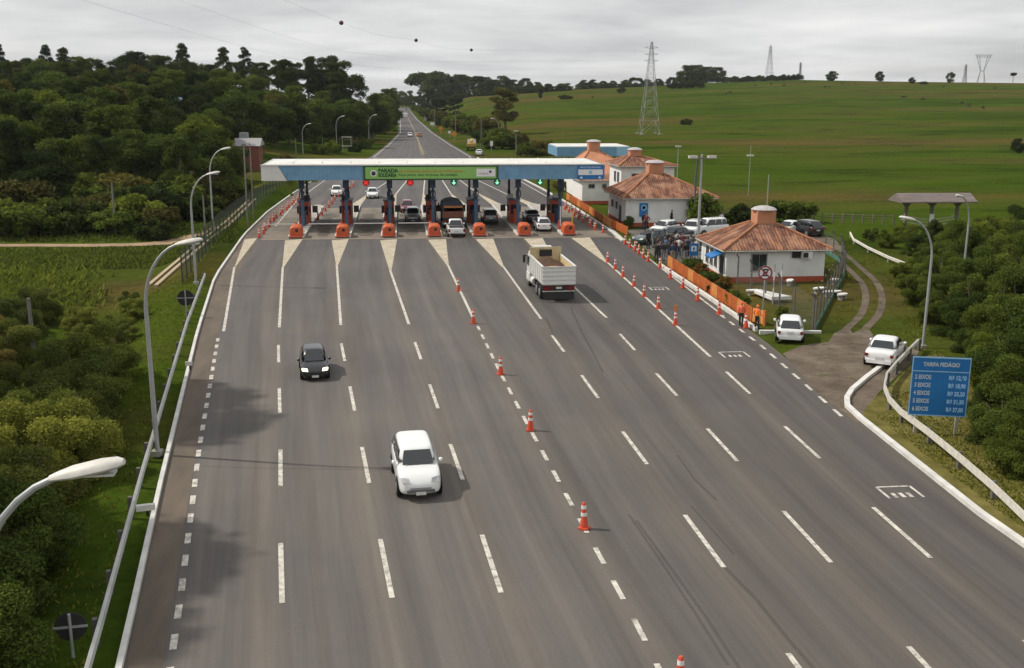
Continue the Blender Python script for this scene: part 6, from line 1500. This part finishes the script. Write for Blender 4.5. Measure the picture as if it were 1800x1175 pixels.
# row beside the far road
for i, (px, ds, sc) in enumerate([(600, 322, .95), (655, 345, 1.0), (628, 335, 1.05), (668, 350, 1.1), (676, 400, 1.1), (660, 440, 1.3), (684, 460, 1.1), (690, 530, 1.2), (676, 560, 1.4), (694, 610, 1.3), (697, 700, 1.4), (690, 760, 1.5), (700, 860, 1.5), (712, 1010, 1.2), (724, 980, 1.2), (735, 940, 1.2), (745, 900, 1.1), (705, 1100, 1.5), (718, 1150, 1.4)]):
    p = gd(px, ds)
    if ds < 900 and p.x > xl(p.y) - 6: p.x = xl(p.y) - 6
    plant('broad' if i % 3 else 'tall', p, sc * (.9 if i % 3 == 0 else 1.05), 'leafy tree lining the far road, %s one along the row' % ordw(i), 'trees lining the far road', i, sxy=1.15)
for i, (px, yt, ds, k) in enumerate([(750, 122, 930, 'umb'), (762, 132, 900, 'broad'), (773, 126, 930, 'broad'), (790, 130, 900, 'broad'), (806, 127, 920, 'broad'), (822, 126, 920, 'umb'), (838, 130, 900, 'broad'), (852, 131, 910, 'umb'), (868, 133, 900, 'broad'), (882, 130, 900, 'umb'), (900, 135, 900, 'broad'), (922, 131, 890, 'umb'), (942, 141, 880, 'broad'), (958, 143, 880, 'umb'), (985, 147, 890, 'broad'),
                                       (1024, 138, 900, 'broad'), (1040, 134, 900, 'umb'), (1058, 137, 900, 'broad'), (1075, 140, 900, 'broad'), (1098, 134, 900, 'umb'), (1116, 132, 890, 'umb'), (1135, 142, 900, 'broad'), (1155, 140, 900, 'broad'), (1204, 112, 930, 'broad'), (1222, 112, 950, 'broad'), (1240, 112, 940, 'broad'), (1257, 116, 930, 'broad'), (1272, 136, 910, 'broad')]):
    if k == 'umb' and i % 5: k = 'broad'
    p = gd(px, ds); z = T(p.x, p.y); top = CAMH + (165 + .0044 * (px - 900) - yt + 2 * math.sin(i * 2.2)) / 1849 * ds; h0 = {'broad': 10.9, 'umb': 10.2}[k]
    sc = max(.7, (top - z) / h0); plant(k, p, sc, 'dark tree of the long hilltop tree line, %s one from the left' % ordw(i), 'hilltop tree line', 1 if k == 'broad' else i, sink=2.6, sxy=1.35 if k == 'broad' else 1.1)
for i in range(24):
    px = 738 + i * 11.2 if i < 24 else 0; p = gd(px, 850); plant('broad', p, .72 + .12 * math.sin(i * 2.3), 'low dark tree in the front of the hilltop tree line, %s one' % ordw(i), 'front of the hilltop tree line', 1, sink=2.4, sxy=1.5)
for i in range(14):
    px = 1016 + i * 11; p = gd(px, 872); plant('broad', p, .62 + .1 * math.sin(i * 1.9), 'low dark tree under the hilltop oaks left of the pylon top, %s one' % ordw(i), 'low trees under the hilltop oaks', 1, sink=2.4, sxy=1.5)
for i in range(17):
    px = 1282 + i * 7.2; p = gd(px, 905); plant('shrub', p, 1.7 + .5 * math.sin(i * 2.1), 'low dark bush in the hilltop row beside the pylon, %s one from the left' % ordw(i), 'hilltop bush row', 2, sxy=1.3)
for px, yt, ds, k, lb, v, sxy in [(1458, 128, 880, 'broad', 'lone round tree on the skyline, right of the bush row', 1, 1.1), (1542, 129, 890, 'broad', 'pale grey spreading tree alone on the middle of the right skyline', 1, .9), (1599, 139, 860, 'broad', 'small dark tree just left of the low forked pylon', 1, 1.1), (1620, 144, 850, 'shrub', 'small dark bush just right of the low forked pylon', 2, 1.6), (1666, 131, 880, 'broad', 'broad dark tree on the right skyline before the slim pylon', 0, .75), (1776, 134, 860, 'palm', 'lone palm on the skyline at the far right', 0, 1.0),
                                  (1090, 153, 760, 'broad', 'small dark tree on the slope below the hilltop trees', 1, 1.4), (948, 152, 720, 'column', 'dark column-shaped tree standing alone on the slope', 0, 1.0), (991, 164, 690, 'shrub', 'wide low bush on the slope right of the column tree', 2, 2.0), (1040, 169, 700, 'shrub', 'tiny low bush on the slope below the tree line', 2, 1.4), (1207, 203, 410, 'shrub', 'single shrub in the open meadow right of the tall pylon', 2, 1.2),
                                  (887, 150, 372, 'tall', 'tall brownish tree standing right of the far road', 2, 1.55), (1798, 236, 300, 'broad', 'dark tree cut by the right edge of the meadow', 1, .9)]:
    p = gd(px, ds); z = T(p.x, p.y); top = CAMH + (165 + .0044 * (px - 900) - yt) / 1849 * ds; h0 = {'broad': 10.9, 'umb': 10.2, 'shrub': 3.1, 'column': 12.3, 'palm': 9.0, 'tall': 15.0}[k]
    sc = max(.35, (top - z) / h0)
    if k == 'broad': sc *= 1.25; sxy *= 1.15
    plant(k, p, sc, lb, None, v, sink=.1 if k != 'broad' else sc * 2.2, sxy=sxy)
for i, px in enumerate([1178, 1190, 1202, 1215, 1228]): plant('broad', gd(px, 800), 1.0, 'dark dense tree in the block on the slope, %s one from the left' % ordw(i), 'dark tree block on the slope', 1, sink=2.0, sxy=1.15)
for i, px in enumerate([762, 770, 779, 788, 797, 804]): plant('tall', gd(px, 640), .82, 'pale-trunked tree of the small grove right of the far road, %s one from the left' % ordw(i), 'grove right of the far road', 1, sink=1.0, sxy=1.1)
i = 0
for px, py, sc in [(745, 205, 2.0), (752, 202, 1.6), (760, 214, 2.2), (772, 216, 2.2), (783, 224, 2.0), (795, 228, 2.3), (800, 220, 2.6), (812, 236, 2.0), (820, 230, 2.6), (835, 238, 2.4), (848, 252, 1.8), (858, 244, 2.6), (870, 256, 2.0), (882, 262, 2.2), (895, 258, 2.0), (905, 262, 1.6), (865, 262, 1.5), (925, 275, 1.3), (940, 272, 1.5), (952, 274, 1.4), (730, 196, 2.0), (738, 199, 1.8)]:
    p = gp(px, py); plant('shrub', p, sc, 'bush in the band right of the far road, %s one as listed outward' % ordw(i) if False else 'bush in the band right of the far road, %s one going away' % ordw(i), 'bushes right of the far road', i, z=T(p.x, p.y), sxy=1.15); i += 1
for i, (px, py, sc) in enumerate([(560, 275, 1.0), (585, 272, 1.2), (625, 268, 1.0), (505, 296, 1.0), (645, 262, 1.1)]):
    p = gp(px, py); plant('shrub', p, sc, 'bush at the wood edge behind the canopy left end, %s one' % ordw(i), 'bushes behind the canopy left end', i)
# shrub belt in front of the left wood
i = 0
for px, ds, k, sc in [(20, 118, 'shrub', 1.4), (60, 122, 'shrub', 1.5), (105, 120, 'shrub', 1.7), (150, 124, 'shrub', 1.4), (170, 117, 'shrub', 1.1), (225, 121, 'shrub', 1.6), (232, 126, 'shrub', 2.0), (265, 118, 'shrub', 1.1), (285, 130, 'shrub', 1.7), (310, 134, 'shrub', 1.9), (330, 128, 'shrub', 1.5), (352, 136, 'shrub', 1.7), (375, 140, 'shrub', 1.5), (395, 150, 'shrub', 1.4), (250, 112, 'shrub', 1.0), (205, 133, 'shrub', 2.0), (85, 133, 'shrub', 1.9), (130, 134, 'shrub', 2.1), (40, 134, 'shrub', 1.9), (5, 128, 'shrub', 2), (180, 130, 'shrub', 1.8), (-20, 120, 'shrub', 1.6), (262, 130, 'shrub', 2.0), (398, 165, 'shrub', 1.4)]:
    p = gd(px, ds * .98 + 24); plant(k, p, sc * 1.1, 'bush in the belt before the left wood, %s one' % ordw(i), 'bush belt before the left wood', i, sxy=1.1); i += 1
# near thickets on the left bank
i = 0; y = 15.0
while y < 84:
    x0 = xl(y) - lerp(4.7, 5.8, sstep(30, 80, y)); step = lerp(3.1, 4.0, sstep(20, 80, y)); x = x0
    edge = gp(-60, 500).x / gp(-60, 500).y
    while True:
        p = Vector((x + vr.uniform(-.7, .7), y + vr.uniform(-1, 1), 0)); a = math.atan2(p.x, p.y) - YAW
        if CX + 1849 * math.tan(a) * 1.12 < -420 or x < -60: break
        if not (y > 74 and x < -34):
            tall = (x > x0 - 1.0 and 24 < y < 50)
            sc = (vr.uniform(.70, .88) if y < 60 else vr.uniform(.5, .72))
            if y > 56 and x > x0 - 5: sc *= .62
            plant('thick', p, sc, 'dense thicket bush on the left bank, %s one counted from the viewer' % ordw(i), 'thickets on the left bank', vr.choice([5, 6, 6, 7]) if y > 34 + 4 * vr.random() else vr.choice([0, 1, 2]), sink=.3, sxy=1.05); i += 1  # nearest bushes get darker leaves: shade put into their colour
        x -= step
    y += step * .92
for i, (x, y, sc) in enumerate([(-22.8, 51.5, 1.6), (-23.8, 56.0, 1.6), (-22.8, 36.5, 1.48), (-23.4, 32.5, 1.5)]):
    plant('euc', Vector((x - 3.4 if y > 45 else x - 1.2, y, 0)), sc * .84, 'tall slender tree on the left bank that shades the road, %s one from the viewer' % ordw([2, 3, 1, 0][i]), 'tall trees shading the left lanes', i)
# right bank bushes
for i, (px, py, k, sc) in enumerate([(1800, 835, 'thick', .50), (1775, 790, 'thick', .55), (1810, 760, 'thick', .75), (1740, 735, 'thick', .42), (1790, 700, 'thick', .8), (1745, 690, 'thick', .62), (1815, 660, 'thick', .9), (1765, 640, 'thick', .75), (1720, 625, 'thick', .5), (1800, 600, 'thick', .9), (1740, 590, 'thick', .85), (1690, 590, 'thick', .6), (1780, 550, 'thick', .9), (1720, 545, 'thick', .8), (1670, 550, 'thick', .62), (1640, 570, 'thick', .4), (1820, 520, 'thick', .95), (1760, 505, 'thick', .85), (1700, 500, 'thick', .8), (1650, 510, 'thick', .62), (1610, 535, 'thick', .5), (1800, 465, 'thick', .85), (1740, 460, 'thick', .8), (1680, 465, 'thick', .72), (1630, 480, 'thick', .55), (1590, 500, 'thick', .42),
                                     (1790, 430, 'thick', .8), (1730, 432, 'thick', .6), (1670, 436, 'thick', .5), (1610, 448, 'thick', .45), (1560, 436, 'thick', .38), (1530, 425, 'thick', .32), (1590, 425, 'thick', .4), (1640, 424, 'thick', .42), (1850, 560, 'thick', .9), (1850, 700, 'thick', .9), (1830, 430, 'thick', .8), (1770, 445, 'thick', .7)]):
    plant(k, gp(px, py), sc, 'dense bush on the right bank behind the price sign, %s one counted away' % ordw(i), 'bushes on the right bank', [4, 1, 0, 2, 1][i % 5], sink=.25)
for px, py, k, sc, lb, v in [(1237, 400, 'round', 2.0, 'big round bush against the white wall by the utility pole', 0), (1104, 401, 'round', .7, 'small dark bush at the fence end by the poster wall', 0), (1375, 570, 'round', .62, 'clipped green bush by the white hatchback', 2),
                             (1212, 480, 'shrub', .50, 'garden bush at the fence start near the service sign', 0), (1230, 493, 'round', .75, 'garden bush with reddish leaves by the guard house', 1), (1252, 505, 'shrub', .5, 'garden bush by the guard house door', 0), (1272, 516, 'round', .7, 'rusty leafed bush beside the guard house corner', 1), (1262, 518, 'shrub', .42, 'low garden bush behind the orange fence middle', 2), (1290, 538, 'round', .6, 'low hedge bush behind the orange fence, farther one', 0), (1305, 548, 'round', .6, 'low hedge bush behind the orange fence, nearer one', 0),
                             (1306, 392, 'shrub', 1.0, 'bush on the field side left of the guard house cupola', 2), (1330, 394, 'shrub', .8, 'bush just behind the guard house cupola', 2), (1385, 392, 'shrub', 1.1, 'bush behind the parked white sedan', 0), (1410, 391, 'shrub', 1.0, 'bush behind the parked black SUV', 0), (1120, 350, 'round', .8, 'small bush by the watch tower base', 0), (985, 336, 'shrub', .6, 'small bush beside the annex by the kerb', 3)]:
    plant(k, gp(px, py), sc, lb, None, v)
# low ground cover: nobody could count it
def cover(name, pts, hgt, wid, mat, seed, label):
    g = np.random.default_rng(seed); P = np.array(pts, float); n = len(P)
    h = hgt * (.5 + g.random(n)); th = g.random(n) * 2 * PI; w = wid * (.6 + .8 * g.random(n)); ln = g.normal(size=(n, 2)) * .45 * h[:, None]
    u = np.stack([np.cos(th) * w, np.sin(th) * w, np.zeros(n)], 1); up = np.stack([ln[:, 0], ln[:, 1], h], 1)
    q = np.stack([P - u, P + u, P + up + u * .35, P + up - u * .35], 1).reshape(-1, 3)
    me = bpy.data.meshes.new(name); me.from_pydata(q.tolist(), [], [(4 * i, 4 * i + 1, 4 * i + 2, 4 * i + 3) for i in range(n)])
    at = me.attributes.new('tint', 'FLOAT', 'FACE'); at.data.foreach_set('value', g.random(n).astype(np.float32)); me.materials.append(mat)
    o = bpy.data.objects.new(name, me); COL.objects.link(o); tag(o, label, None, None, 'stuff')
gr = random.Random(12); pts = []
while len(pts) < 16000:
    y = 16 + 74 * gr.random() ** 1.3; x = xl(y) - .9 - 9 * gr.random(); pts.append((x, y, T(x, y) - .02))
n_l = len(pts)
while len(pts) < n_l + 12000:
    p = gp(gr.uniform(1540, 1850), 690 + 330 * gr.random())
    if p.x > interp(p.y, RIGHT) + (.45 if p.y < 45 else 2.6): pts.append((p.x, p.y, T(p.x, p.y) - .02))
n_l = len(pts)
TRK = [gp(*q) for q in [(1500, 612), (1500, 585), (1543, 545), (1540, 500), (1500, 470), (1465, 440), (1440, 420)]]
TRK = [a.lerp(b, j / 4) for a, b in zip(TRK, TRK[1:]) for j in range(4)]
while len(pts) < n_l + 7000:
    p = gp(gr.uniform(1420, 1660), gr.uniform(420, 640))
    dm = min((p - q).length for q in TRK)
    if .35 < dm < 1.5 or p.y < 60 and p.x < 30: continue
    if math.sin(p.x * 1.3) * math.sin(p.y * .9) + gr.random() > .55 and not (27 < p.x < 34 and 57 < p.y < 100 and gr.random() < .6) and not (p.y < 63 and p.x < 31): pts.append((p.x, p.y, T(p.x, p.y) - .02))
cover('grass', pts, .09, .04, leaf_mat('verge_grass', (.105, .118, .022)), 3, 'rough grass growing on the road verges')
pts = []
while len(pts) < 3600:
    p = gp(gr.triangular(-40, 190, 30), gr.triangular(462, 560, 500), -2.4); r_ = round(p.x / 1.1) * 1.1; pts.append((r_ + gr.gauss(0, .15), p.y, T(p.x, p.y) - .05))
TY = sorted((q.x, q.y) for q in [gp(*a, -2.8) for a in [(-60, 434), (60, 433), (200, 432), (290, 428), (350, 422), (402, 418)]])
cover('crop', pts, .5, .15, LF['light'], 4, 'rows of leafy green crop in the left field')
pts = []
while len(pts) < 9000:
    p = gp(gr.uniform(-20, 420), 395 + 75 * gr.random() ** .8, -2.6)
    if min(abs(p.y - interp(p.x, TY)), 9) > 2.6: pts.append((p.x, p.y, T(p.x, p.y) - .05))
cover('weeds', pts, .30, .16, LF['light'], 6, 'low weeds over the open left field')
# ------------------------------------------------------------------ air
def haze(d):
    mt = bpy.data.materials.new('thin_air'); mt.use_nodes = True; n = mt.node_tree.nodes; k = mt.node_tree.links; n.clear()
    out = n.new('ShaderNodeOutputMaterial'); pv = n.new('ShaderNodeVolumePrincipled'); pv.inputs['Density'].default_value = d; pv.inputs['Color'].default_value = (.86, .89, .93, 1); pv.inputs['Anisotropy'].default_value = .1
    k.new(pv.outputs[0], out.inputs['Volume'])
    b = MB(); b.box((0, 0, 17), (3500, 3500, 140)); o = b.build('haze', mt); tag(o, kind='stuff')
haze(.00006)
# prototypes that were never planted
for L in VAR.values():
    for pr in L:
        if not USED.get(pr.name):
            for ch in list(pr.children): bpy.data.objects.remove(ch)
            bpy.data.objects.remove(pr)
